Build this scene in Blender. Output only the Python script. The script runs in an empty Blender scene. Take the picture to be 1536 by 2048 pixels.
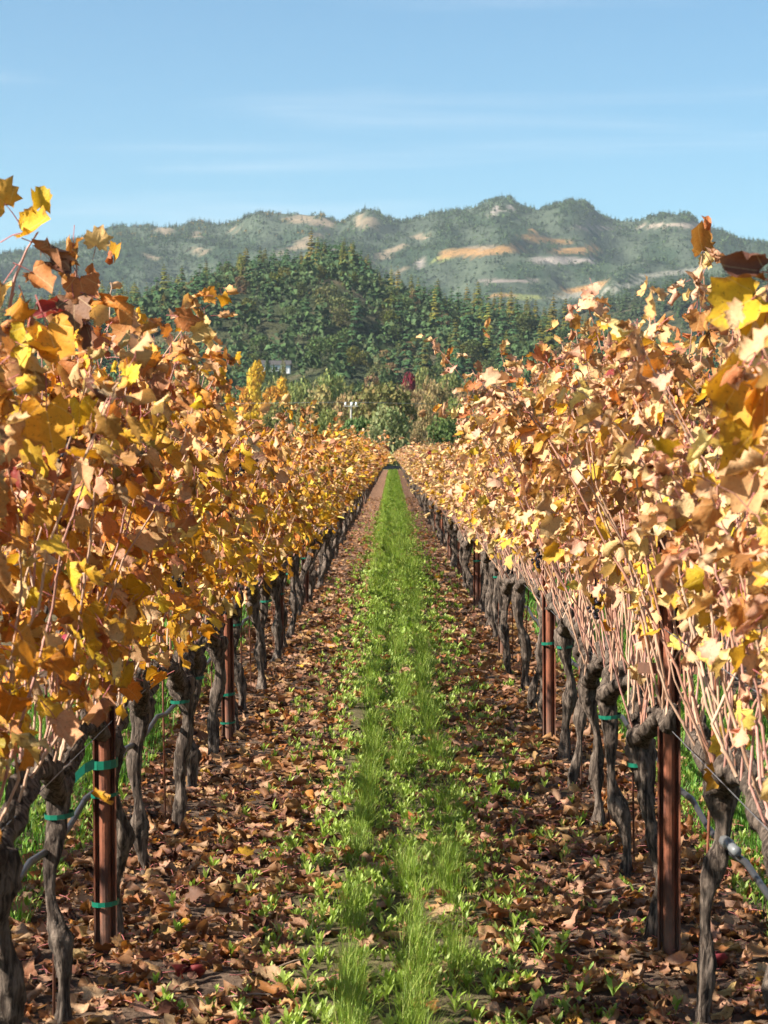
import bpy, math, random
import numpy as np
from mathutils import Vector, Matrix

random.seed(7)
RNG = np.random.default_rng(11)
PI = math.pi
R = math.radians
scene = bpy.context.scene
COL = scene.collection

# ------------------------------------------------------------------ camera, sky, sun, exposure
F_PX, VPX, HY, CAM_H = 4390.0, 785.0, 905.0, 1.64          # measured on the 1536 x 2048 photograph
cam = bpy.data.cameras.new('camera')
cam.sensor_fit = 'VERTICAL'
cam.sensor_height = 36.0
cam.sensor_width = 27.0
cam.lens = F_PX / 2048 * 36.0
cam.clip_start = 0.1
cam.clip_end = 20000
cam.dof.use_dof = True
cam.dof.focus_distance = 11.0
cam.dof.aperture_fstop = 13.0
cam_ob = bpy.data.objects.new('camera', cam)
cam_ob.location = (0, 0, CAM_H)
cam_ob.rotation_euler = (PI / 2 - math.atan((1024 - HY) / F_PX), 0, math.atan((VPX - 768) / F_PX))
COL.objects.link(cam_ob)
scene.camera = cam_ob

SUN_EL, SUN_AZ = R(37.5), R(20)                             # sun from the left, a little behind the camera
to_sun = Vector((-math.cos(SUN_EL) * math.cos(SUN_AZ), -math.cos(SUN_EL) * math.sin(SUN_AZ), math.sin(SUN_EL)))
world = bpy.data.worlds.new('World')
scene.world = world
world.use_nodes = True
wn, wl = world.node_tree.nodes, world.node_tree.links
wn.clear()
w_out = wn.new('ShaderNodeOutputWorld')
w_bg = wn.new('ShaderNodeBackground')
w_bg.inputs['Strength'].default_value = 0.056
w_sky = wn.new('ShaderNodeTexSky')
w_sky.sky_type = 'NISHITA'
w_sky.sun_disc = False
w_sky.sun_elevation = SUN_EL
w_sky.sun_rotation = math.atan2(to_sun.x, to_sun.y) % (2 * PI)
w_sky.altitude = 100
w_sky.air_density = 0.85
w_sky.dust_density = 0.45
w_sky.ozone_density = 1.6
# thin cirrus streaks: noise over the direction, stretched along the horizon
w_tc = wn.new('ShaderNodeTexCoord')
w_map = wn.new('ShaderNodeMapping')
w_map.inputs['Rotation'].default_value = (0, R(3), R(8))
w_map.inputs['Location'].default_value = (3.1, 0.4, 2.7)
w_map.inputs['Scale'].default_value = (2.2, 2.2, 34.0)
w_noise = wn.new('ShaderNodeTexNoise')
w_noise.inputs['Scale'].default_value = 1.15
w_noise.inputs['Detail'].default_value = 7
w_noise.inputs['Roughness'].default_value = 0.48
w_noise.inputs['Distortion'].default_value = 0.35
w_ramp = wn.new('ShaderNodeMapRange')
w_ramp.inputs['From Min'].default_value = 0.47
w_ramp.inputs['From Max'].default_value = 0.80
w_ramp.inputs['To Max'].default_value = 0.5
w_ramp.interpolation_type = 'SMOOTHSTEP'
w_mix = wn.new('ShaderNodeMix')
w_mix.data_type = 'RGBA'
w_mix.inputs[7].default_value = (6.2, 6.7, 7.2, 1)
wl.new(w_tc.outputs['Generated'], w_map.inputs['Vector'])
wl.new(w_map.outputs['Vector'], w_noise.inputs['Vector'])
wl.new(w_noise.outputs['Fac'], w_ramp.inputs['Value'])
wl.new(w_ramp.outputs['Result'], w_mix.inputs[0])
w_tint = wn.new('ShaderNodeMix')
w_tint.data_type = 'RGBA'
w_tint.blend_type = 'MULTIPLY'
w_tint.inputs[0].default_value = 1.0
w_tint.inputs[7].default_value = (.68, .95, .99, 1)          # the whole sky a little more cyan, all round
wl.new(w_sky.outputs['Color'], w_tint.inputs[6])
wl.new(w_tint.outputs[2], w_mix.inputs[6])
wl.new(w_mix.outputs[2], w_bg.inputs['Color'])
wl.new(w_bg.outputs['Background'], w_out.inputs['Surface'])

sun = bpy.data.lights.new('sun', 'SUN')
sun.energy = 5.0
sun.angle = R(0.53)
sun.color = (1.0, 0.93, 0.82)
sun_ob = bpy.data.objects.new('sun', sun)
sun_ob.rotation_euler = (-to_sun).to_track_quat('-Z', 'Y').to_euler()
sun_ob.location = to_sun * 50
COL.objects.link(sun_ob)

scene.view_settings.view_transform = 'Standard'
scene.view_settings.look = 'None'
scene.view_settings.exposure = 1.52
scene.view_settings.gamma = 1.0
scene.view_settings.use_curve_mapping = False
scene.render.engine = 'CYCLES'
scene.cycles.max_bounces = 6
scene.cycles.diffuse_bounces = 3
scene.cycles.transmission_bounces = 3
scene.cycles.volume_bounces = 0
scene.cycles.use_denoising = True
scene.cycles.use_adaptive_sampling = True
scene.cycles.adaptive_threshold = 0.02

# ------------------------------------------------------------------ helpers
def px_to_world(px, py, Y):
    return Vector(((px - VPX) / F_PX * Y, Y, CAM_H - (py - HY) / F_PX * Y))

def lerp(a, b, t):
    return a + (b - a) * t

def sstep(a, b, x):
    t = np.clip((np.asarray(x, float) - a) / (b - a), 0, 1)
    return t * t * (3 - 2 * t)

def _hash(ix, iy, seed):
    h = (ix.astype(np.int64) * 374761393 + iy.astype(np.int64) * 668265263 + seed * 1442695041) & 0xffffffff
    h = ((h ^ (h >> 13)) * 1274126177) & 0xffffffff
    return ((h ^ (h >> 16)) & 0xffff) / 65535.0

def vnoise(x, y, seed=0):
    x = np.asarray(x, float); y = np.asarray(y, float)
    ix, iy = np.floor(x), np.floor(y)
    fx, fy = x - ix, y - iy
    fx = fx * fx * (3 - 2 * fx); fy = fy * fy * (3 - 2 * fy)
    a = _hash(ix, iy, seed); b = _hash(ix + 1, iy, seed)
    c = _hash(ix, iy + 1, seed); d = _hash(ix + 1, iy + 1, seed)
    return (a * (1 - fx) + b * fx) * (1 - fy) + (c * (1 - fx) + d * fx) * fy

def fbm(x, y, seed=0, octs=4):
    s, a, t = 0.0, 0.5, 0.0
    for o in range(octs):
        s = s + a * vnoise(np.asarray(x) * 2 ** o + 17.3 * o, np.asarray(y) * 2 ** o - 9.1 * o, seed + o)
        t += a; a *= 0.5
    return s / t

def mesh_np(name, V, F, mat, colour=None, uv=None, edge=None, smooth=True, matidx=None):
    """V (n,3); F (m,3) or (m,4) int array"""
    V = np.ascontiguousarray(V, dtype=np.float32); F = np.ascontiguousarray(F, dtype=np.int32)
    me = bpy.data.meshes.new(name)
    n, m, k = len(V), len(F), F.shape[1]
    me.vertices.add(n)
    me.vertices.foreach_set('co', V.ravel())
    me.loops.add(m * k)
    me.loops.foreach_set('vertex_index', F.ravel())
    me.polygons.add(m)
    me.polygons.foreach_set('loop_start', np.arange(0, m * k, k, dtype=np.int32))
    me.polygons.foreach_set('use_smooth', np.full(m, smooth, dtype=bool))
    for mm in (mat if isinstance(mat, (list, tuple)) else [mat]):
        me.materials.append(mm)
    if matidx is not None:
        me.polygons.foreach_set('material_index', np.ascontiguousarray(matidx, dtype=np.int32))
    if colour is not None:
        a = me.attributes.new('tint', 'FLOAT_COLOR', 'POINT')
        a.data.foreach_set('color', np.ascontiguousarray(colour, dtype=np.float32).ravel())
    if uv is not None:
        a = me.attributes.new('flat', 'FLOAT2', 'POINT')
        a.data.foreach_set('vector', np.ascontiguousarray(uv, dtype=np.float32).ravel())
    if edge is not None:
        a = me.attributes.new('rim', 'FLOAT', 'POINT')
        a.data.foreach_set('value', np.ascontiguousarray(edge, dtype=np.float32).ravel())
    me.update(calc_edges=True)
    return me

class Acc:
    """collects triangle soups into one mesh"""
    def __init__(s): s.V, s.F, s.C, s.U, s.E, s.M, s.n = [], [], [], [], [], [], 0
    def add(s, V, F, c=None, uv=None, e=None, m=0):
        V = np.asarray(V, float); F = np.asarray(F, int)
        s.V.append(V); s.F.append(F + s.n); s.n += len(V)
        if c is None: c = (1, 1, 1, 1)
        c = np.asarray(c, float)
        s.C.append(np.broadcast_to(c, (len(V), 4)) if c.ndim == 1 else c)
        s.U.append(np.zeros((len(V), 2)) if uv is None else uv)
        s.E.append(np.zeros(len(V)) if e is None else e)
        s.M.append(np.full(len(F), m))
    def mesh(s, name, mat, smooth=True):
        return mesh_np(name, np.concatenate(s.V), np.concatenate(s.F), mat, np.concatenate(s.C), np.concatenate(s.U),
                       np.concatenate(s.E), smooth, np.concatenate(s.M))

def link(name, data, parent=None, loc=None, kind=None):
    o = bpy.data.objects.new(name, data)
    COL.objects.link(o)
    if parent is not None: o.parent = parent
    if loc is not None: o.location = loc
    if kind: o['kind'] = kind
    return o

def tag(o, label=None, cat=None, group=None, kind=None):
    if label: o['label'] = label
    if cat: o['category'] = cat
    if group: o['group'] = group
    if kind: o['kind'] = kind
    return o

def copy_tree(o, parent=None):
    c = o.copy(); COL.objects.link(c)
    if parent is not None: c.parent = parent
    for ch in list(o.children): copy_tree(ch, c)
    return c

def tube(path, rad, sides=8, wob=0.0, rng=RNG, caps=True):
    """triangle tube along a polyline; rad scalar or per point; returns V, F"""
    P = np.asarray(path, float); n = len(P)
    rad = np.broadcast_to(np.asarray(rad, float), (n,))
    T = np.gradient(P, axis=0); T /= np.linalg.norm(T, axis=1)[:, None] + 1e-9
    up = np.array([0, 0, 1.0]) if abs(T[0][2]) < 0.9 else np.array([1.0, 0, 0])
    a = np.cross(T, up); a /= np.linalg.norm(a, axis=1)[:, None] + 1e-9
    b = np.cross(T, a)
    th = np.arange(sides) / sides * 2 * PI
    rr = rad[:, None] * np.ones((n, sides))
    if wob:
        rr = rr * (1 + wob * (rng.random((n, sides)) - 0.5) + wob * 0.8 * (np.sin(th * 3 + 1.0)[None, :]) * 0.5)
    V = P[:, None, :] + rr[:, :, None] * (np.cos(th)[None, :, None] * a[:, None, :] + np.sin(th)[None, :, None] * b[:, None, :])
    V = V.reshape(-1, 3)
    i = np.arange(n - 1)[:, None] * sides; j = np.arange(sides)[None, :]; j2 = (j + 1) % sides
    q = np.stack([i + j, i + j2, i + sides + j2, i + sides + j], -1).reshape(-1, 4)
    F = np.concatenate([q[:, [0, 1, 2]], q[:, [0, 2, 3]]])
    if caps:
        V = np.concatenate([V, P[:1], P[-1:]]); c0, c1 = n * sides, n * sides + 1
        jj = np.arange(sides); k2 = (jj + 1) % sides
        F = np.concatenate([F, np.stack([np.full(sides, c0), k2, jj], -1),
                            np.stack([np.full(sides, c1), (n - 1) * sides + jj, (n - 1) * sides + k2], -1)])
    return V, F

def box(cx, cy, cz, sx, sy, sz):
    V = np.array([[cx + sx * (i - .5), cy + sy * (j - .5), cz + sz * (k - .5)] for k in (0, 1) for j in (0, 1) for i in (0, 1)])
    Q = [(0, 2, 3, 1), (4, 5, 7, 6), (0, 1, 5, 4), (2, 6, 7, 3), (0, 4, 6, 2), (1, 3, 7, 5)]
    return V, np.array([t for q in Q for t in ((q[0], q[1], q[2]), (q[0], q[2], q[3]))])

# ------------------------------------------------------------------ materials
class NT:
    def __init__(s, name):
        s.m = bpy.data.materials.new(name); s.m.use_nodes = True
        s.t = s.m.node_tree; s.t.nodes.clear()
        s.out = s.t.nodes.new('ShaderNodeOutputMaterial')
    def n(s, typ, **kw):
        nd = s.t.nodes.new('ShaderNode' + typ)
        for k, v in kw.items():
            if k.startswith('_'): nd.inputs[k[1:].replace('_', ' ')].default_value = v
            else: setattr(nd, k, v)
        return nd
    def l(s, a, b): s.t.links.new(a, b)
    def setin(s, sock, v):
        if hasattr(v, 'is_output'): s.l(v, sock)
        else: sock.default_value = v
    def math(s, op, a, b=0.0, c=0.0):
        nd = s.n('Math', operation=op)
        for i, v in enumerate((a, b, c)): s.setin(nd.inputs[i], v)
        return nd.outputs[0]
    def mix(s, f, a, b, blend='MIX'):
        nd = s.n('Mix', data_type='RGBA', blend_type=blend)
        for i, v in ((0, f), (6, a), (7, b)): s.setin(nd.inputs[i], v)
        return nd.outputs[2]
    def ss(s, v, a, b, lo=0.0, hi=1.0):
        nd = s.n('MapRange', interpolation_type='SMOOTHSTEP')
        s.l(v, nd.inputs[0])
        for i, x in ((1, a), (2, b), (3, lo), (4, hi)): nd.inputs[i].default_value = x
        return nd.outputs[0]
    def noise(s, vec, scale, detail=3, rough=.55, dist=0.0):
        nd = s.n('TexNoise'); nd.inputs['Scale'].default_value = scale; nd.inputs['Detail'].default_value = detail
        nd.inputs['Roughness'].default_value = rough; nd.inputs['Distortion'].default_value = dist
        if vec is not None: s.l(vec, nd.inputs['Vector'])
        return nd.outputs['Fac']
    def mapping(s, vec, scale):
        nd = s.n('Mapping'); s.l(vec, nd.inputs['Vector']); nd.inputs['Scale'].default_value = scale
        return nd.outputs[0]
    def finish(s, col, rough=.8, spec=.2, bump=None, bstr=.3, bdist=.01, trans=None, tcol=None, metal=0.0):
        p = s.n('BsdfPrincipled')
        s.setin(p.inputs['Base Color'], col); s.setin(p.inputs['Roughness'], rough)
        p.inputs['Specular IOR Level'].default_value = spec; p.inputs['Metallic'].default_value = metal
        if bump is not None:
            b = s.n('Bump'); b.inputs['Strength'].default_value = bstr; b.inputs['Distance'].default_value = bdist
            s.l(bump, b.inputs['Height']); s.l(b.outputs[0], p.inputs['Normal'])
        sh = p.outputs[0]
        if trans is not None:
            tr = s.n('BsdfTranslucent'); s.setin(tr.inputs['Color'], tcol if tcol is not None else col)
            mx = s.n('MixShader'); s.setin(mx.inputs[0], trans); s.l(p.outputs[0], mx.inputs[1]); s.l(tr.outputs[0], mx.inputs[2])
            sh = mx.outputs[0]
        s.l(sh, s.out.inputs['Surface'])
        return s.m

def mat_leaf(name='vine_leaf', spots=True):
    t = NT(name)
    at = t.n('Attribute', attribute_name='tint'); fl = t.n('Attribute', attribute_name='flat'); rim = t.n('Attribute', attribute_name='rim')
    oi = t.n('ObjectInfo')
    c = at.outputs['Color']
    off = t.n('VectorMath', operation='ADD'); t.l(fl.outputs['Vector'], off.inputs[0])
    cb = t.n('CombineXYZ'); t.l(t.math('MULTIPLY', oi.outputs['Random'], 37.0), cb.inputs[0]); t.l(cb.outputs[0], off.inputs[1])
    v = off.outputs[0]
    n1 = t.noise(v, 3.2, 4, .65)
    n2 = t.noise(v, 11.0, 3, .6)
    # slight hue and value wander from leaf to leaf
    hs = t.n('HueSaturation'); t.l(c, hs.inputs['Color'])
    t.l(t.math('MULTIPLY_ADD', oi.outputs['Random'], .035, .4825), hs.inputs['Hue'])
    t.l(t.math('MULTIPLY_ADD', n1, .75, .62), hs.inputs['Value'])
    c = hs.outputs[0]
    c = t.mix(t.ss(n2, .52, .7, 0, .35), c, t.mix(1.0, c, (.62, .36, .22, 1), 'MULTIPLY'))
    # dried rim
    e = t.math('ADD', rim.outputs['Fac'], t.math('MULTIPLY', t.math('SUBTRACT', n1, .5), 1.5))
    c = t.mix(t.ss(e, .82, 1.15, 0, .75), c, (.21, .095, .038, 1))
    # pale veins fanning from the petiole
    sep = t.n('SeparateXYZ'); t.l(fl.outputs['Vector'], sep.inputs[0])
    ang = t.math('ARCTAN2', sep.outputs[0], sep.outputs[1])
    vein = t.math('ABSOLUTE', t.math('SINE', t.math('MULTIPLY', ang, 3.5)))
    rr = t.n('VectorMath', operation='LENGTH'); t.l(fl.outputs['Vector'], rr.inputs[0])
    vm = t.ss(t.math('MULTIPLY', vein, rr.outputs['Value']), .0, .05, .62, 0)
    c = t.mix(vm, c, t.mix(.5, c, (.75, .6, .3, 1)))
    if spots:
        sp = t.noise(v, 15.0, 3, .6)
        c = t.mix(t.ss(sp, .61, .68, 0, .8), c, (.09, .035, .018, 1))
    hb = t.math('ADD', t.math('MULTIPLY', n2, .6), t.math('MULTIPLY', vein, -.25))
    tc = t.mix(1.0, c, (1.0, .88, .55, 1), 'MULTIPLY')
    return t.finish(c, .62, .25, hb, .5, .006, at.outputs['Alpha'], tc)

def mat_tinted(name, rough=.8, spec=.15, trans=None, var=.5, scale=6.0, bump=0.0, tmul=None):
    """material whose own colour comes from the mesh's tint, with some noise"""
    t = NT(name)
    at = t.n('Attribute', attribute_name='tint'); oi = t.n('ObjectInfo'); tc = t.n('TexCoord')
    nz = t.noise(tc.outputs['Object'], scale, 3, .6)
    hs = t.n('HueSaturation'); t.l(at.outputs['Color'], hs.inputs['Color'])
    t.l(t.math('MULTIPLY_ADD', oi.outputs['Random'], .05, .475), hs.inputs['Hue'])
    t.l(t.math('ADD', t.math('MULTIPLY_ADD', nz, var, 1 - var * .5), t.math('MULTIPLY_ADD', oi.outputs['Random'], .3, -.15)), hs.inputs['Value'])
    c = hs.outputs[0]
    tcol = t.mix(1.0, c, tmul, 'MULTIPLY') if tmul else None
    return t.finish(c, rough, spec, nz if bump else None, bump, .02, trans, tcol)

def mat_bark():
    t = NT('vine_bark'); tc = t.n('TexCoord')
    v = t.mapping(tc.outputs['Object'], (34, 34, 5.5))
    n1 = t.noise(v, 1.6, 6, .7, .6); n2 = t.noise(tc.outputs['Object'], 14, 3)
    c = t.mix(t.ss(n1, .38, .66), (.030, .022, .018, 1), (.215, .165, .130, 1))
    c = t.mix(t.ss(n2, .5, .8, 0, .6), c, (.11, .075, .052, 1))
    return t.finish(c, .9, .1, n1, 1.0, .02)

def mat_cane():
    t = NT('cane_bark'); tc = t.n('TexCoord'); at = t.n('Attribute', attribute_name='tint')
    n1 = t.noise(t.mapping(tc.outputs['Object'], (60, 60, 9)), 1.5, 3)
    c = t.mix(t.ss(n1, .3, .8, 0, .7), at.outputs['Color'], t.mix(1.0, at.outputs['Color'], (.55, .42, .36, 1), 'MULTIPLY'))
    return t.finish(c, .6, .3, n1, .4, .003)

def mat_rust():
    t = NT('rusty_steel'); tc = t.n('TexCoord')
    n1 = t.noise(t.mapping(tc.outputs['Object'], (9, 9, 2.2)), 2.4, 6, .65); n2 = t.noise(tc.outputs['Object'], 90, 3, .7)
    c = t.mix(t.ss(n1, .38, .62), (.060, .019, .011, 1), (.23, .075, .036, 1))
    c = t.mix(t.ss(n2, .55, .75, 0, .55), c, (.05, .022, .016, 1))
    sep = t.n('SeparateXYZ'); t.l(tc.outputs['Object'], sep.inputs[0])
    c = t.mix(t.ss(t.math('ADD', sep.outputs[2], t.math('MULTIPLY', n1, .25)), .1, .42, .65, 0), c, (.19, .11, .075, 1))
    return t.finish(c, .68, .35, n2, .35, .003)

def mat_plain(name, col, rough=.6, spec=.3, var=.35, scale=30, metal=0.0, trans=None):
    t = NT(name); tc = t.n('TexCoord')
    n1 = t.noise(tc.outputs['Object'], scale, 4, .6)
    c = t.mix(t.ss(n1, .3, .75, 0, var), col, tuple(x * .45 for x in col[:3]) + (1,))
    return t.finish(c, rough, spec, n1, .2, .003, trans, None, metal)

def mat_ground():
    t = NT('vineyard_ground'); g = t.n('NewGeometry'); P = g.outputs['Position']
    sep = t.n('SeparateXYZ'); t.l(P, sep.inputs[0]); X, Y = sep.outputs[0], sep.outputs[1]
    n1 = t.noise(P, 9.0, 6, .65); n2 = t.noise(P, 55.0, 4, .6); n3 = t.noise(P, 1.1, 3); n4 = t.noise(P, 24, 4, .6)
    soil = t.mix(t.ss(n1, .3, .7), (.050, .033, .024, 1), (.125, .083, .056, 1))
    soil = t.mix(t.ss(n2, .5, .75, 0, .6), soil, (.17, .12, .085, 1))
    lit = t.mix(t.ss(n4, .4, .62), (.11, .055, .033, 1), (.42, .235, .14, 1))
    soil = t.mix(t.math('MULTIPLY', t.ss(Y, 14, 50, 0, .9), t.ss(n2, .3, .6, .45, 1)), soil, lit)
    d = t.math('ABSOLUTE', t.math('SUBTRACT', t.math('FLOORED_MODULO', t.math('ADD', X, .0175 - .03 + .9025), 1.805), .9025))
    dn = t.math('ADD', d, t.math('MULTIPLY', t.math('SUBTRACT', n3, .5), .25))
    gm = t.math('MULTIPLY', t.ss(dn, .30, .42, 1, 0), t.ss(Y, 18, 65, .12, .95))
    grass = t.mix(t.ss(n4, .35, .65), (.055, .115, .018, 1), (.15, .27, .035, 1))
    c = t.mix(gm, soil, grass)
    far = t.noise(P, .02, 4, .6)
    mead = t.mix(t.ss(far, .35, .65), (.16, .155, .06, 1), (.085, .12, .035, 1))
    out = t.math('MAXIMUM', t.ss(Y, 206.5, 208.5), t.math('MAXIMUM', t.ss(t.math('ABSOLUTE', X), 7, 9), t.ss(Y, -8, -10)))
    c = t.mix(out, c, mead)
    hb = t.math('ADD', n1, t.math('MULTIPLY', n2, .5))
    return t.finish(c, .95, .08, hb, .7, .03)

def mat_hill(name, scale=.02, var=.6):
    t = NT(name); g = t.n('NewGeometry'); P = g.outputs['Position']; at = t.n('Attribute', attribute_name='tint')
    n1 = t.noise(P, scale, 5, .65); n2 = t.noise(P, scale * 9, 4, .65)
    c = t.mix(t.ss(n1, .35, .68, 0, var), at.outputs['Color'], t.mix(1.0, at.outputs['Color'], (.55, .6, .6, 1), 'MULTIPLY'))
    c = t.mix(t.ss(n2, .5, .66, 0, var), c, t.mix(1.0, c, (.42, .5, .45, 1), 'MULTIPLY'))
    return t.finish(c, .95, .05, n2, .8, 6.0)

M = {
    'leaf': mat_leaf(), 'bark': mat_bark(), 'cane': mat_cane(), 'rust': mat_rust(), 'ground': mat_ground(),
    'petiole': mat_plain('leaf_stalk', (.42, .13, .12, 1), .5, .3),
    'tie': mat_plain('green_tie_tape', (.003, .12, .072, 1), .35, .5, .3, 60),
    'hose': mat_plain('drip_hose_plastic', (.035, .035, .038, 1), .45, .4, .5, 50),
    'wire': mat_plain('galvanised_wire', (.22, .22, .23, 1), .45, .5, .4, 40, .6),
    'grape': mat_plain('dark_grape', (.016, .012, .020, 1), .6, .3, .3, 60),
    'grass': mat_tinted('grass_blade', .55, .3, .38, .5, 2.0, 0, (.9, 1, .45, 1)),
    'weed': mat_tinted('seedling_leaf', .5, .3, .33, .4, 12.0, 0, (.9, 1, .45, 1)),
    'crown': mat_tinted('tree_foliage', .75, .15, .25, .7, .5),
    'needles': mat_tinted('conifer_foliage', .8, .12, .1, .6, .25),
    'fartree': mat_tinted('far_foliage', .9, .05, None, .6, .08),
    'trunkbark': mat_plain('tree_bark', (.13, .10, .08, 1), .9, .1, .5, 6),
    'hill': mat_hill('hill_cover', .03), 'ridge': mat_hill('ridge_cover', .018, .75),
    'pole': mat_plain('weathered_pole', (.36, .34, .31, 1), .8, .2, .3, 3),
    'white': mat_plain('white_glaze', (.8, .8, .8, 1), .3, .5, .1, 8),
    'wall': mat_plain('white_house_wall', (.78, .77, .74, 1), .8, .2, .2, 1),
    'roof': mat_plain('grey_roof', (.07, .065, .062, 1), .8, .2, .4, 2),
    'glass': mat_plain('dark_window', (.03, .04, .05, 1), .1, .5, .1, 2),
    'black': mat_plain('dark_shade_strip', (.012, .016, .022, 1), .6, .3, .4, 2),  # near-black colour for the tree shade at the row end
    'petal': mat_plain('yellow_petal', (.8, .52, .01, 1), .5, .3, .15, 60, 0, .3),
    'stem': mat_plain('flower_stem', (.12, .22, .04, 1), .6, .3, .2, 20),
    'twig': mat_plain('dead_twig', (.30, .21, .15, 1), .8, .2, .5, 40),
    'stone': mat_plain('field_stone', (.10, .09, .085, 1), .85, .2, .5, 30),
}

# ------------------------------------------------------------------ the lie of the land
ROW_L, ROW_R, PITCH, END_Y = -0.92, 0.885, 1.07, 206.0

def gz(x, y):
    """height of the vineyard floor (small relief only)"""
    x = np.asarray(x, float); y = np.asarray(y, float)
    near = 1 - sstep(30, 60, y)
    h = (fbm(x * 5, y * 5, 3, 3) - .5) * .045 + (fbm(x * 22, y * 22, 9, 2) - .5) * .02
    d = np.minimum(np.abs(x - ROW_L), np.abs(x - ROW_R))
    return h * near * (np.abs(x) < 4) + .02 * np.exp(-(d / .28) ** 2) * near

xl = np.concatenate([-np.geomspace(5200, 3.2, 30), np.arange(-3, -1.41, .1), np.arange(-1.4, 1.41, .035), np.arange(1.5, 3.1, .1), np.geomspace(3.2, 5200, 30)])
yl = np.concatenate([np.array([-900, -300, -100, -30, -10, 0, 2, 3.5]), np.arange(4, 13, .04), np.arange(13, 24, .09), np.arange(24, 60, .5), np.arange(60, 210, 4), np.geomspace(214, 7400, 40)])
gx, gy = np.meshgrid(xl, yl)
def grid_faces(nx, ny):
    i = np.arange(ny - 1)[:, None] * nx + np.arange(nx - 1)[None, :]
    return np.stack([i, i + 1, i + nx + 1, i + nx], -1).reshape(-1, 4)
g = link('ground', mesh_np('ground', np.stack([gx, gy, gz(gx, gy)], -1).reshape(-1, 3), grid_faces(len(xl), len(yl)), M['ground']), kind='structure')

# ridge far off, the wooded hill in front of it and a lower wooded rise on its shoulder
RIDGE_SIL = [(-900, 470), (-600, 500), (-300, 480), (0, 497), (100, 487), (190, 468), (230, 456), (300, 452), (350, 453), (400, 446), (440, 450), (480, 446), (500, 436), (525, 428), (550, 431),
             (600, 433), (640, 437), (680, 446), (710, 432), (735, 423), (760, 432), (790, 446), (820, 443), (850, 437), (900, 432), (950, 424), (968, 414), (1000, 408), (1020, 410), (1040, 424),
             (1070, 427), (1105, 417), (1140, 411), (1170, 418), (1200, 435), (1240, 446), (1270, 446), (1300, 439), (1340, 434), (1380, 436), (1400, 451), (1440, 461), (1480, 476), (1536, 482), (1800, 500), (2200, 470), (2600, 500)]
HILL_SIL = [(-900, 620), (-300, 650), (0, 640), (120, 634), (230, 624), (330, 622), (400, 600), (450, 582), (500, 556), (560, 552), (600, 550), (650, 534), (690, 528), (720, 542), (740, 568), (780, 604), (830, 624), (880, 636), (950, 648), (1000, 652), (1050, 662), (1080, 676), (1110, 690), (1200, 710), (1300, 720), (1536, 725), (2000, 730), (2600, 750)]
RISE_SIL = [(-900, 760), (600, 740), (900, 690), (1000, 665), (1100, 648), (1150, 629), (1200, 615), (1250, 603), (1300, 588), (1400, 573), (1536, 558), (1800, 545), (2600, 560)]
HILL_Y, RISE_Y, RIDGE_Y = 1250.0, 2050.0, 4300.0

def crest(sil, x, Yc):
    px = x / Yc * F_PX + VPX
    py = np.interp(px, [p[0] for p in sil], [p[1] for p in sil]) + (4 if sil is HILL_SIL else 0)
    if sil is RIDGE_SIL: py = 441 + (py - 441) * 1.3
    return CAM_H + (HY - py) / F_PX * Yc

def hill_z(x, y):
    x = np.asarray(x, float); y = np.asarray(y, float)
    c = crest(HILL_SIL, x, HILL_Y)
    t = np.clip((y - 560) / (HILL_Y - 560), 0, 1)
    s = .35 * t + .65 * t * t * (3 - 2 * t)
    lump = (fbm(x / 90, y / 120, 21, 4) - .5) * 34 * np.sin(PI * np.clip(t, 0, 1)) ** .8
    back = 1 - sstep(HILL_Y + 30, HILL_Y + 480, y)
    return np.where(y <= HILL_Y, c * s + lump, c * back) - 1.5

def rise_z(x, y):
    c = crest(RISE_SIL, np.asarray(x, float), RISE_Y)
    t = sstep(1400, RISE_Y, y)
    return c * t * (1 - sstep(RISE_Y + 40, RISE_Y + 500, y)) + (fbm(np.asarray(x) / 110, np.asarray(y) / 150, 31, 3) - .5) * 20 * np.sin(PI * t) - 1.5

def ridge_z(x, y):
    x = np.asarray(x, float); y = np.asarray(y, float)
    yc = RIDGE_Y
    c = crest(RIDGE_SIL, x * RIDGE_Y / np.clip(y, 3400, yc), RIDGE_Y)
    c = lerp(crest(RIDGE_SIL, x, RIDGE_Y) * .35 + 300, c, sstep(3000, yc, y))
    t = np.clip((y - 2350) / (yc - 2350), 0, 1)
    s = .55 * t + .45 * t * t * (3 - 2 * t)
    rid = 1 - np.abs(2 * fbm(x / 260 + .35 * fbm(x / 300, y / 300, 5), y / 620, 41, 4) - 1) * 1.6
    w = np.sin(PI * t) ** .75
    back = 1 - sstep(yc + 10, yc + 900, y)
    return np.where(y <= yc, c * s + (rid - .55) * 78 * w + (fbm(x / 70, y / 90, 51, 3) - .5) * 22 * w, c * back) - 1.5

def grid_mesh(name, xs, ys, fn, mat, colfn):
    X, Y = np.meshgrid(xs, ys)
    Z = fn(X, Y)
    V = np.stack([X, Y, Z], -1).reshape(-1, 3)
    return mesh_np(name, V, grid_faces(len(xs), len(ys)), mat, colfn(V))

def to_px(V):
    return V[:, 0] / V[:, 1] * F_PX + VPX, HY - (V[:, 2] - CAM_H) / V[:, 1] * F_PX

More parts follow.
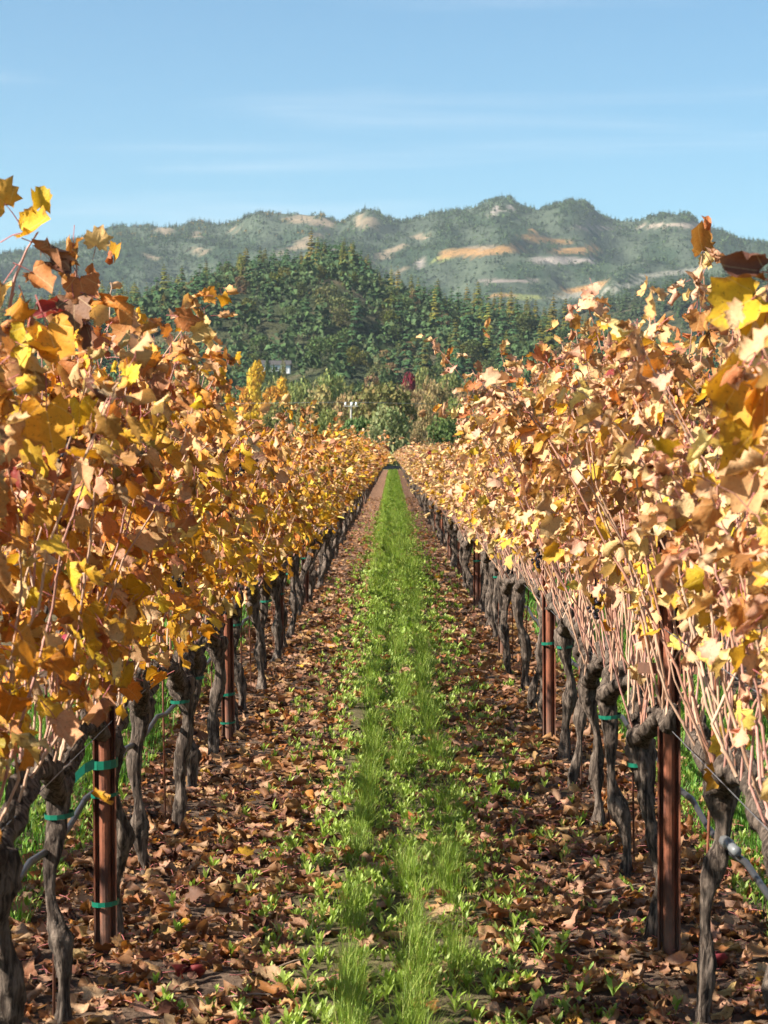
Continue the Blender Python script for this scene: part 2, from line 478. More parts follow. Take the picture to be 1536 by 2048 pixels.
# natural cover of the ridge: bare grass, brush, vineyard blocks, rock band (where each lies was measured on the photograph)
GRASS_C, BRUSH_C, WOOD_C, VINE_C, ROCK_C, GREEN_C = (.27, .205, .135), (.080, .098, .064), (.040, .062, .034), (.34, .19, .075), (.30, .25, .215), (.21, .22, .075)
PATCHES = [  # px, py, half width, half height, slope of the axis, colour
    (597, 440, 42, 12, -.05, GRASS_C), (640, 446, 40, 12, .1, GRASS_C), (735, 446, 36, 16, .12, GRASS_C), (722, 440, 20, 12, 0, GRASS_C), (330, 463, 27, 11, .12, GRASS_C), (395, 470, 22, 8, -.3, GRASS_C),
    (620, 478, 40, 9, -.35, GRASS_C), (590, 497, 55, 10, -.3, GRASS_C), (660, 505, 40, 9, -.1, GRASS_C), (780, 503, 48, 9, -.42, GRASS_C), (838, 476, 20, 7, 0, GRASS_C), (770, 512, 34, 12, -.45, GRASS_C), (795, 546, 22, 7, -.5, GRASS_C),
    (400, 502, 25, 8, .2, GRASS_C), (300, 515, 25, 7, .3, GRASS_C), (470, 462, 14, 6, .2, GRASS_C),
    (965, 503, 90, 9.5, -.05, VINE_C), (900, 514, 40, 4.5, -.13, VINE_C), (965, 496, 50, 4, -.02, GRASS_C), (1062, 478, 24, 8, .1, VINE_C), (1064, 463, 9, 5, 0, VINE_C), (1105, 483, 42, 4.5, .12, VINE_C), (1150, 503, 52, 6.5, -.05, VINE_C), (1182, 498, 18, 6, -.05, VINE_C),
    (1125, 522, 66, 7.5, 0, ROCK_C), (880, 521, 24, 3, 0, GREEN_C),
    (1165, 578, 52, 6.5, -.22, VINE_C), (1040, 594, 50, 6, .05, GREEN_C), (1000, 592, 30, 4, 0, VINE_C),
    (1150, 592, 55, 6, -.12, (.25, .23, .18)), (1240, 575, 60, 5, -.22, (.25, .23, .18)), (1330, 548, 80, 4, -.12, (.25, .23, .18)),
    (1010, 563, 60, 4, 0, (.25, .2, .17)), (990, 425, 9, 10, -.5, ROCK_C), (1018, 417, 8, 7, 0, ROCK_C), (884, 447, 6, 6, 0, GRASS_C), (840, 530, 8, 9, 0, ROCK_C),
    (1330, 452, 60, 3.5, -.05, (.33, .26, .20)), (1380, 455, 30, 5, .1, (.33, .26, .20)), (1180, 458, 50, 3, 0, (.25, .2, .17)),
]
def patch_mask(px, py, p, nz):
    dx = px - p[0]; dy = py - p[1] - p[4] * dx
    k = .72 if p[5] is GRASS_C else 1.0
    r = np.sqrt((dx / p[2] / k) ** 2 + (dy / p[3] / k) ** 2)
    return 1 - sstep(.8, 1.12, r + (nz - .5) * (.9 if p[5] is not VINE_C else .3))

def ridge_cover(V):
    px, py = to_px(V)
    nz = fbm(px / 9, py / 5, 71, 3)
    big = fbm(px / 60, py / 34, 81, 4)
    c = lerp(np.array(BRUSH_C)[None], np.array(WOOD_C)[None], sstep(.42, .58, big)[:, None])
    pale = np.zeros(len(V))
    for p in PATCHES:
        m = patch_mask(px, py, p, nz)
        c = c * (1 - m[:, None]) + np.array(p[5])[None] * m[:, None]
        pale = np.maximum(pale, m)
    return np.concatenate([c, pale[:, None]], 1)

ridge = link('hills', grid_mesh('hills', np.arange(-2400, 2401, 13.0), np.concatenate([np.arange(2350, 2900, 25.0), np.arange(2900, 4330, 10.0), np.arange(4340, 5300, 60.0)]), ridge_z, M['ridge'], ridge_cover), kind='structure')
tag(ridge, 'distant hazy ridge with pale grass clearings and small orange vineyard blocks')

def hill_cover(V):
    n = fbm(V[:, 0] / 25, V[:, 1] / 30, 61, 3)
    c = lerp(np.array((.045, .055, .026))[None], np.array((.13, .105, .06))[None], sstep(.5, .72, n)[:, None])
    return np.concatenate([c, np.ones((len(V), 1))], 1)
hill = link('wooded_hill', grid_mesh('wooded_hill', np.arange(-900, 901, 12.0), np.arange(550, 1800, 12.0), hill_z, M['hill'], hill_cover), kind='structure')
rise = link('wooded_rise', grid_mesh('wooded_rise', np.arange(-1200, 1201, 24.0), np.arange(1390, 2600, 24.0), rise_z, M['hill'], hill_cover), kind='structure')
tag(hill, 'dark conifer covered hill standing in front of the far ridge')
tag(rise, 'lower wooded shoulder of land between the dark hill and the ridge')

# ------------------------------------------------------------------ trees
def conifer_mesh(seed, h=15.0, w=5.2, base_c=(.030, .052, .022), whorls=17, arms=8, mat='needles'):
    r = np.random.default_rng(seed); A = Acc()
    V, F = tube([(0, 0, -1), (0, 0, h * .5), (0, 0, h * .97)], [.28, .18, .03], 5)
    A.add(V, F, (.06, .045, .035, 1))
    for i in range(whorls):
        t = (i + r.random() * .6) / whorls
        z = h * (.06 + .93 * t)
        L = w * .5 * (1 - t) ** .75 * (.75 + .5 * r.random()) + .25
        for k in range(arms):
            if r.random() < .12: continue
            a = 2 * PI * (k + r.random() * .8) / arms + i * .7
            l = L * (.6 + .55 * r.random())
            d = np.array([math.cos(a), math.sin(a), 0]); s = np.array([-d[1], d[0], 0])
            drop = -.18 - .22 * r.random() + .25 * t
            hw = l * .36 + .12
            p0 = np.array([0, 0, z]); p1 = p0 + d * l * .55 + np.array([0, 0, l * .05]); p2 = p0 + d * l + np.array([0, 0, l * drop])
            dz = np.array([0, 0, -.32 * hw])
            P = [p0 + [0, 0, .15], p1 + s * hw + dz, p1 + [0, 0, .22], p1 - s * hw + dz, p2 + s * hw * .25 + dz, p2 - s * hw * .25 + dz, p1 * .7 + p0 * .3 + [0, 0, -.6 * hw]]
            f = (.75 + .6 * r.random())
            c = tuple(np.array(base_c) * f * np.array([1 + .25 * (r.random() - .5), 1, 1 + .3 * (r.random() - .5)])) + (1,)
            A.add(P, [(0, 1, 2), (0, 2, 3), (1, 4, 2), (2, 5, 3), (2, 4, 5), (0, 6, 1), (0, 3, 6)], c)
    return A.mesh('conifer_tree', M[mat], False)

def lobes(r, h, w, n, low=.3):
    L = []
    for i in range(n):
        a = r.random() * 2 * PI; q = math.sqrt(r.random())
        zz = low + (1 - low) * r.random()
        env = math.sqrt(max(.05, 1 - ((zz - .5) / .55) ** 2))
        rad = w * (.17 + .14 * r.random())
        L.append((np.array([math.cos(a) * q * (w * .5 - rad * .6) * env, math.sin(a) * q * (w * .5 - rad * .6) * env, h * zz - rad * .6]), rad))
    return L

def crown_soup(A, r, L, n, size, cols, flat=.75, tri=False):
    ws = np.array([x[1] ** 2 for x in L]); ws /= ws.sum()
    cnt = r.multinomial(n, ws)
    for (c, rad), m in zip(L, cnt):
        if not m: continue
        d = r.normal(size=(m, 3)); d[:, 2] = d[:, 2] * .9 + .25
        d /= np.linalg.norm(d, axis=1)[:, None]
        rr = rad * (.62 + .45 * r.random(m) ** .6)
        P = c + d * rr[:, None] * np.array([1, 1, flat])
        nrm = d * .9 + r.normal(size=(m, 3)) * .75; nrm /= np.linalg.norm(nrm, axis=1)[:, None]
        t = np.cross(nrm, r.normal(size=(m, 3))); t /= np.linalg.norm(t, axis=1)[:, None] + 1e-9
        b = np.cross(nrm, t)
        s = size * (.55 + .9 * r.random(m))[:, None]
        k = r.random((m, 1)) * .7 + .4
        v = np.stack([P - t * s, P + b * s * k, P + t * s, P - b * s * (1.1 - k * .5)], 1)
        v += r.normal(size=v.shape) * size * .18
        base = np.array(cols[r.integers(len(cols))])
        ccl = base * (.75 + .55 * r.random((m, 1))) * (1 + .22 * (r.random((m, 3)) - .5))
        col = np.concatenate([np.repeat(ccl, 4, 0), np.ones((m * 4, 1))], 1)
        i = np.arange(m)[:, None] * 4
        A.add(v.reshape(-1, 3), np.concatenate([i + np.array([[0, 1, 2]]), i + np.array([[0, 2, 3]])]), col)

def broadleaf_meshes(seed, h, w, cols, n=2600, size=.34, nl=26, low=.25, trunk_h=.45):
    """trunk with limbs, and crown of leaf clumps"""
    r = np.random.default_rng(seed)
    L = lobes(r, h, w, nl, low)
    C = Acc(); crown_soup(C, r, L, n, size, cols)
    T = Acc()
    V, F = tube([(0, 0, -.5), (r.normal() * .15, r.normal() * .15, h * trunk_h * .5), (r.normal() * .3, r.normal() * .3, h * trunk_h)], [w * .045, w * .032, w * .022], 8, .2, r)
    T.add(V, F)
    for c, rad in L[:9]:
        V, F = tube([(0, 0, h * trunk_h * .6), c * np.array([.45, .45, .75]), c + [0, 0, rad * .3]], [w * .02, w * .012, w * .004], 5)
        T.add(V, F)
    return T.mesh('trunk', M['trunkbark']), C.mesh('crown', M['crown'], False)

def small_oak_mesh(seed, h, w, cols, n=420, size=.75):
    r = np.random.default_rng(seed); A = Acc()
    L = lobes(r, h, w, 12, .15)
    for c, rad in L:                                               # limbs reaching into each mass of foliage
        V, F = tube([(0, 0, h * .12), c * np.array([.5, .5, .6]) + [0, 0, h * .06], c, c + [0, 0, rad * .8]], [.16, .12, .08, .03], 4); A.add(V, F, (.06, .05, .04, 1))
    crown_soup(A, r, L, n, size, cols)
    return A.mesh('oak_tree', M['crown'], False)

# wooded hill: individual trees, largest first
conifers = [conifer_mesh(100 + i, 16 + 2.5 * (i % 3), 6.6 + 0.9 * (i % 4), c) for i, c in enumerate([(.088, .090, .016), (.076, .080, .017), (.102, .100, .016), (.116, .108, .018), (.080, .080, .016), (.130, .118, .021)])]
GREENS = [(.105, .110, .018), (.088, .095, .016), (.122, .122, .021)]
oaks = [small_oak_mesh(200 + i, 8.8 + (i % 3), 8.6 + 1.2 * (i % 4), cs, 760, .46) for i, cs in enumerate([GREENS, [(.115, .125, .022), (.10, .108, .022)], [(.08, .105, .03), (.068, .088, .024)], [(.14, .145, .05), (.11, .12, .04)], [(.18, .125, .05), (.13, .108, .036)]])]

V, F = tube([(0, 0, -1.5), (.1, 0, 2), (0, .1, 5)], [.32, .24, .12], 6); A = Acc(); A.add(V, F); OAK_TRUNK = A.mesh('trunk', M['trunkbark'])
pts = []
rt = np.random.default_rng(5)
tries = 0
cell = {}
while len(pts) < 3800 and tries < 120000:
    tries += 1
    y = 640 + 680 * math.sqrt(rt.random()); x = (rt.random() - .5) * 2 * (y * .235 + 10)
    key = (int(x // 5.2), int(y // 8))
    if key in cell: continue
    px = x / y * F_PX + VPX
    cl = fbm(x / 28, y / 36, 91, 2)
    if cl > .74: continue
    if abs(px - 592) < 20 and 705 < y < 775: continue              # cleared ground round the white house
    cell[key] = 1
    pts.append((x, y, float(hill_z(x, y)), px))
conif_n = oak_n = 0
rest = []
vis = []
for (x, y, z, px) in pts:
    top = z / y
    t = (y - 640) / 640
    p_con = .12 + .55 * sstep(.55, .95, t) + (.3 if px < 420 else 0) + (.15 if px > 860 else 0) + .25 * (fbm(x / 60, y / 60, 97, 2) - .5) * 2
    vis.append((x, y, z, px, rt.random() < p_con))
lab_con = {0: 'dark conifer in the ranks along the crest of the wooded hill', 1: 'dark conifer among the trees on the slope of the wooded hill'}
lab_oak = {0: 'round green oak near the crest of the wooded hill', 1: 'round green oak on the lower slope of the wooded hill'}
def flank(px): return 'behind the shaded row' if px < 380 else 'below the grass clearings' if px < 570 else 'under its summit' if px < 760 else 'below the orange vineyards' if px < 960 else 'behind the sunlit row'
order = sorted(vis, key=lambda v: -(1.0 if v[4] else .8) - (.6 if abs(v[0]) < v[1] * .18 else 0) - rt.random() * .5)
for (x, y, z, px, isc) in order:
    s = .60 + .50 * rt.random()
    rz = rt.random() * 2 * PI
    if isc and conif_n < 300:
        o = link('conifer_tree', conifers[conif_n % len(conifers)], loc=(x, y, z)); conif_n += 1
        o.scale = (s * (.85 + .3 * rt.random()), s * (.85 + .3 * rt.random()), s)
        tag(o, ('tall' if s > .93 else 'middling' if s > .77 else 'short') + ' dark conifer ' + ('on the crest of' if y > 1130 else 'half way up' if y > 900 else 'low down on') + ' the wooded hill, ' + flank(px), 'conifer', 'conifers of the wooded hill')
    elif not isc and oak_n < 300:
        oi = int(rt.integers(len(oaks))); o = link('oak_tree', oaks[oi], loc=(x, y, z - .5)); oak_n += 1; link('trunk', OAK_TRUNK, o)
        o.scale = (s, s, s * .95)
        tag(o, ['deep green', 'yellowish green', 'blue-green', 'pale sage', 'brownish'][oi] + ' round oak ' + ('near the top of' if y > 1050 else 'half way up' if y > 850 else 'low down on') + ' the wooded hill, ' + flank(px), 'oak', 'oaks of the wooded hill')
    else:
        rest.append((x, y, z, s, rz, isc)); continue
    o.rotation_euler = (0, 0, rz)

def scatter_stuff(name, items, protos, label, mat):
    """joins many copies of a few small meshes into ONE stuff mesh"""
    cache = []
    for me in protos:
        V = np.empty(len(me.vertices) * 3, np.float32); me.vertices.foreach_get('co', V)
        F = np.empty(len(me.loops), np.int32); me.loops.foreach_get('vertex_index', F)
        C = np.empty(len(me.vertices) * 4, np.float32); me.attributes['tint'].data.foreach_get('color', C)
        cache.append((V.reshape(-1, 3), F.reshape(-1, 3), C.reshape(-1, 4)))
    A = Acc()
    for (x, y, z, sx, sz, rz, k, tint) in items:
        V, F, C = cache[k]
        c, s = math.cos(rz), math.sin(rz)
        W = np.stack([(V[:, 0] * c - V[:, 1] * s) * sx + x, (V[:, 0] * s + V[:, 1] * c) * sx + y, V[:, 2] * sz + z], 1)
        A.add(W, F, C * np.array([*tint, 1]))
    return tag(link(name, A.mesh(name, mat, False), kind='stuff'), label)

far_protos = [conifer_mesh(300 + i, 15, 8.0, (.040, .066, .026), 8, 6, 'fartree') for i in range(4)]
def blob_mesh(seed, h, w, col, n):
    r = np.random.default_rng(seed); A = Acc(); crown_soup(A, r, lobes(r, h, w, 5, .1), n, h * .16, [col]); return A.mesh('blob', M['fartree'], False)
far_protos += [blob_mesh(320 + i, 8, 9, (.060, .080, .032), 36) for i in range(4)]
fill = [(x, y, z, s, s, rz, int(rt.integers(4)) if isc else 4 + int(rt.integers(4)), (1, 1, 1)) for (x, y, z, s, rz, isc) in rest]
if fill: scatter_stuff('forest', fill, far_protos, 'remaining trees filling in the wooded hill', M['fartree'])
# rise behind the hill
it = []
for k in range(1500):
    y = 1500 + 580 * math.sqrt(rt.random()); x = (-.04 + .27 * rt.random()) * y if rt.random() < .85 else (rt.random() - .5) * .5 * y
    s = .65 + .5 * rt.random()
    it.append((x, y, float(rise_z(x, y)), s, s, rt.random() * 6, int(rt.integers(4)), tuple(.85 + .3 * rt.random(3))))
scatter_stuff('forest', it, far_protos, 'hazy conifer wood on the shoulder between hill and ridge', M['fartree'])
# ridge woods: thick where the photo shows wood, thin on brush, none on grass or vines
it = []
ridge_protos = [conifer_mesh(340 + i, 15, 8.0, (.040, .066, .026), 5, 4, 'fartree') for i in range(4)] + [blob_mesh(350 + i, 8, 9, (.060, .080, .032), 22) for i in range(4)]
N = 62000
yy = 2800 + 1520 * rt.random(N); xx = (rt.random(N) - .5) * 2 * .225 * yy
zz = ridge_z(xx, yy)
VV = np.stack([xx, yy, zz], 1)
cov = ridge_cover(VV); px, py = to_px(VV)
big = fbm(px / 60, py / 34, 81, 4); fine = fbm(px / 16, py / 10, 83, 2)
dens = .30 + .70 * sstep(.40, .56, big * .6 + fine * .4)
dens = np.where(py > 505, np.where(px < 760, .95, dens * .55), dens)
dens = np.where((px < 460) & (py > 450), np.maximum(dens, .6), dens)
dens = np.where(yy > 4220, np.maximum(dens, .35), dens)
dens *= np.where(cov[:, 3] > .5, .012, (1 - cov[:, 3]) ** 2)
dens = np.where(cov[:, 3] > .5, np.maximum(dens, .035 * (fine > .5)), dens)
keep = rt.random(N) < dens * .60
for x, y, z, p_x, p_y, b in zip(xx[keep], yy[keep], zz[keep], px[keep], py[keep], fine[keep]):
    con = rt.random() < (.55 if p_x < 620 else .4)
    s = (.50 + .50 * rt.random() ** 1.5) * (.75 if y > 4220 else 1) * (1.0 if con else 1.15)
    tint = np.array((1., 1., .95)) * (.45 + .5 * rt.random())
    if not con and p_x < 700 and p_y < 480 and rt.random() < .16: tint = np.array((3.8, 1.5, .6))      # rust coloured oaks along the ridge
    elif not con and rt.random() < .5: tint = np.array((1.5, 1.5, 1.6)) * (.8 + .4 * rt.random())      # grey-green brush oaks
    it.append((x, y, z - .6, s, s, rt.random() * 6, int(rt.integers(4)) if con else 4 + int(rt.integers(4)), tuple(tint)))
scatter_stuff('forest', it, ridge_protos, 'far hazy woods scattered over the ridge', M['fartree'])

# trees between the end of the rows and the hill: each its own trunk and crown
TAN = [(.26, .19, .085), (.30, .22, .09), (.21, .165, .075)]
OLIVE = [(.165, .175, .052), (.14, .155, .045), (.20, .19, .06)]
SAGE = [(.18, .19, .075), (.15, .165, .06), (.215, .22, .095)]
GREEN = [(.10, .16, .045), (.085, .14, .04), (.12, .18, .055)]
YELLOW = [(.55, .33, .035), (.48, .27, .025), (.6, .4, .06)]
RUSTY = [(.20, .125, .065), (.17, .115, .06)]
PINE = [(.065, .095, .036), (.055, .082, .03)]
kinds = {}
for nm, cs, h, w, n, sz, nl, low in [('tan', TAN, 10, 11, 3000, .33, 26, .2), ('olive', OLIVE, 11, 13, 3600, .33, 30, .2), ('sage', SAGE, 7, 8, 3000, .24, 26, .05), ('green', GREEN, 5, 6.5, 2600, .22, 22, .05),
                                     ('yellow', YELLOW, 11, 6, 1800, .32, 20, .2), ('rusty', RUSTY, 9, 9, 2400, .32, 22, .2), ('crimson', [(.16, .016, .035), (.13, .014, .03)], 9, 7, 1500, .36, 14, .2), ('dark', PINE, 9, 10, 2600, .34, 22, .1)]:
    kinds[nm] = [(broadleaf_meshes(400 + 7 * len(kinds) + i, h, w, cs, n, sz, nl, low), h, w) for i in range(2)]
def put_tree(name, kind, px, top, wpx, Y, label, group=None, cat='tree', v=None):
    (tm, cm), h, w = kinds[kind][int(rt.integers(2)) if v is None else v]
    x = (px - VPX) / F_PX * Y
    H = CAM_H + (HY - top) / F_PX * Y; W = wpx / F_PX * Y
    root = link(name, None, loc=(x, Y, -.05)); root.empty_display_size = .5
    root.rotation_euler = (0, 0, rt.random() * 6.28)
    root.scale = (W / w, W / w, H / h)
    link('trunk', tm, root); link('crown', cm, root)
    return tag(root, label, cat, group)
T = put_tree
T('willow_tree', 'sage', 778, 812, 105, 232, 'grey-green willow-like tree closing the end of the grass alley')
T('oak_tree', 'olive', 765, 770, 165, 330, 'broad olive-green oak rising behind the willow at the alley end', cat='oak')
T('shrub', 'green', 712, 832, 72, 238, 'round green bush left of the willow at the alley end', cat='bush')
T('shrub', 'green', 882, 832, 86, 240, 'round green bush right of the willow beside the sunlit row end', cat='bush')
T('shrub', 'sage', 745, 845, 50, 226, 'pale sage bush half hidden against the willow', cat='bush')
T('shrub', 'sage', 925, 850, 70, 246, 'sage-green bush behind the tops of the sunlit vines', cat='bush')
T('shrub', 'rusty', 838, 842, 36, 236, 'small rusty bush between willow and green bush', cat='bush')
T('yellow_tree', 'yellow', 512, 722, 46, 430, 'tall bright yellow tree above the shaded row', cat='tree', v=0)
T('yellow_tree', 'yellow', 566, 750, 42, 425, 'golden yellow tree in a row, right of the tallest yellow one', v=1)
T('yellow_tree', 'yellow', 545, 772, 52, 410, 'low yellow tree between the two taller yellow trees', v=0)
T('yellow_tree', 'yellow', 492, 770, 34, 415, 'small dull gold tree at the foot of the tallest yellow tree', v=1)
T('crimson_tree', 'crimson', 817, 742, 34, 505, 'single crimson tree at the foot of the wooded hill', v=0)
for px, top, w, Y, kd, lab in [
    (640, 768, 70, 400, 'tan', 'tan oak right of the yellow trees'), (600, 758, 80, 470, 'olive', 'olive oak below the white house'), (690, 782, 70, 350, 'tan', 'tan oak behind the white power pole'),
    (660, 745, 90, 520, 'olive', 'large dull olive oak under the hill, left of centre'), (880, 765, 80, 360, 'tan', 'golden tan oak beside the olive oak'), (850, 785, 60, 320, 'tan', 'yellowish tan tree in front of the golden tan oak'),
    (930, 762, 90, 420, 'tan', 'brown oak behind the tallest sunlit shoots'), (960, 790, 80, 330, 'sage', 'grey leafless looking tree behind the sunlit row'), (985, 742, 90, 540, 'rusty', 'rust brown oak at the foot of the hill slope'),
    (900, 745, 70, 560, 'olive', 'olive tree between crimson tree and rust brown oak'), (860, 752, 60, 540, 'tan', 'straw coloured tree right beside the crimson tree'), (740, 752, 80, 540, 'rusty', 'reddish brown oak left of the crimson tree'),
    (620, 800, 70, 330, 'olive', 'dark olive tree behind the shaded row tops'), (560, 800, 80, 380, 'olive', 'olive tree below the low yellow tree'), (910, 800, 70, 300, 'olive', 'olive bush-like tree above the round green bush'),
    (660, 815, 60, 290, 'olive', 'low olive tree left of the white power pole'), (806, 768, 62, 480, 'tan', 'pale tan tree directly below the crimson tree'), (838, 772, 50, 470, 'tan', 'small straw coloured tree below and right of the crimson tree'),
    (1030, 770, 90, 430, 'tan', 'tan oak hidden behind the sunlit canopy'), (1100, 765, 100, 450, 'olive', 'olive oak mostly behind the sunlit canopy'), (1190, 770, 100, 460, 'rusty', 'brown oak behind the high sunlit shoots'), (1300, 760, 110, 470, 'tan', 'tan oak at the sunlit side glimpsed through shoots'),
    (430, 760, 100, 450, 'olive', 'olive oak behind the shaded canopy'), (330, 765, 110, 470, 'tan', 'tan oak mostly hidden by the shaded canopy'), (200, 760, 120, 480, 'olive', 'olive oak glimpsed through the near shaded shoots'), (60, 765, 120, 470, 'rusty', 'brown oak behind the nearest shaded vine'),
    (1420, 765, 120, 480, 'olive', 'olive oak behind the nearest sunlit vine'),
]:
    T('oak_tree', kd, px, top, w, Y, lab, 'oaks on the valley floor', 'oak')
for i in range(34):
    Y = 560 + 90 * rt.random(); px = -60 + 1660 * (i + rt.random()) / 34
    if 480 < px < 640: Y = 600; 
    T('valley_oak', 'dark' if i % 3 else 'olive', px, 742 + 26 * rt.random() + (14 if 480 < px < 640 else 0), 60 + 30 * rt.random(), Y, ('dark' if i % 3 else 'olive-green') + ' oak in the belt along the foot of the hill, ' + ('behind the shaded row' if px < 480 else 'below the white house' if px < 640 else 'left of the crimson tree' if px < 817 else 'right of the crimson tree' if px < 980 else 'behind the sunlit row'), 'oaks along the foot of the wooded hill', 'oak')

T('oak_tree', 'dark', 536, 719, 26, 672, 'dark oak standing in front of the white house', None, 'oak')
T('oak_tree', 'olive', 566, 728, 24, 668, 'small olive oak before the white house, right of the dark one', None, 'oak')
T('oak_tree', 'dark', 548, 738, 60, 660, 'low dark oak covering the foot of the white house', None, 'oak')
# white house half hidden at the foot of the hill
hx, hy_ = (552 - VPX) / F_PX * 700, 700.0
hb = CAM_H + (HY - 748) / F_PX * hy_
house = tag(link('house', None, loc=(hx, hy_, hb)), 'white house showing through trees at the foot of the wooded hill', 'house')
V, F = box(0, 0, 1.4, 9, 7, 2.8); A = Acc(); A.add(V, F); link('wall', A.mesh('wall', M['wall'], False), house)
A = Acc(); A.add([(-5, -4, 2.75), (5, -4, 2.75), (5, 4, 2.75), (-5, 4, 2.75), (-5, 0, 4.3), (5, 0, 4.3)], [(0, 1, 5), (0, 5, 4), (2, 3, 4), (2, 4, 5), (0, 4, 3), (1, 2, 5), (0, 2, 1), (0, 3, 2)])
link('roof', A.mesh('roof', M['roof'], False), house)
A = Acc(); V, F = box(0, -3.52, 1.5, 1.2, .06, 1.2); A.add(V, F); wm = A.mesh('pane', M['glass'], False); A = Acc()
for bx in (-.68, .68): A.add(*box(bx, -3.53, 1.5, .12, .1, 1.5))
for bz in (.84, 2.16): A.add(*box(0, -3.53, bz, 1.48, .09, .12))
wf = A.mesh('window', M['white'], False)
for dx in (-2.6, 0.2, 2.9):
    wo = link('window', wf, house, (dx, 0, 0)); link('pane', wm, wo)

# power pole and its lines
pole_p = px_to_world(702, 803, 262)
pole = tag(link('power_pole', None, loc=(pole_p.x, 262, 0)), 'pale power pole with white insulators above the bushes', 'power pole')
A = Acc(); V, F = tube([(0, 0, -.3), (0, 0, pole_p.z - .1)], [.12, .09], 8); A.add(V, F); link('mast', A.mesh('mast', M['pole']), pole)
A = Acc(); V, F = box(0, -.18, pole_p.z - .55, 1.7, .1, .12); A.add(V, F); link('crossarm', A.mesh('crossarm', M['pole'], False), pole); crossarm = pole.children[-1]
V, F = tube([(0, 0, 0), (0, 0, .1), (0, 0, .25), (0, 0, .4)], [.07, .11, .12, .06], 8)
A = Acc(); A.add(V, F); im = A.mesh('insulator', M['white'])
for dx in (-.65, .1, .62): link('insulator', im, crossarm, (dx, -.18, pole_p.z - .49))
for k, (dx, dz) in enumerate([(-.65, -.08), (.62, -.08)]):
    P = [(pole_p.x + dx - 70 * (1 - t), 262 + 25 * (1 - t), pole_p.z + dz + 1.8 * (1 - t) - 4 * .6 * t * (1 - t)) for t in np.linspace(0, 1, 14)]
    P += [(pole_p.x + dx + 60 * t, 262 + 25 * t, pole_p.z + dz + 1.2 * t - 4 * .6 * t * (1 - t)) for t in np.linspace(0, 1, 14)][1:]
    V, F = tube(P, .016, 4); A = Acc(); A.add(V, F)
    tag(link('power_line', A.mesh('power_line', M['wire'])), ['upper', 'lower'][k] + ' of the two thin power lines crossing before the tan oaks', 'power line', 'power lines')

# low dark strip put in for the shade under the trees, and dry thicket across the end of the alley
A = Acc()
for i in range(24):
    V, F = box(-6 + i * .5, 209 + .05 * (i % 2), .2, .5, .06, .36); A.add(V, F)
tag(link('shade_strip', A.mesh('shade_strip', M['black'], False)), 'low dark strip standing in for tree shade at the far end of the grass alley', 'shade_strip')

# ------------------------------------------------------------------ grape leaves
LEAF_COLS = {   # albedo, share of light let through
    'yellow': ((.74, .47, .045), .36), 'lemon': ((.76, .55, .13), .36), 'gold': ((.64, .35, .028), .36), 'amber': ((.52, .25, .022), .36), 'olive': ((.36, .28, .04), .34),
    'tan': ((.60, .36, .15), .28), 'pink': ((.60, .36, .21), .25), 'straw': ((.68, .47, .21), .30), 'rust': ((.47, .20, .06), .30), 'brown': ((.34, .165, .075), .24), 'umber': ((.16, .075, .04), .14),
    'orange': ((.62, .27, .05), .30), 'crimson': ((.26, .035, .035), .3), 'green': ((.075, .11, .03), .32)}

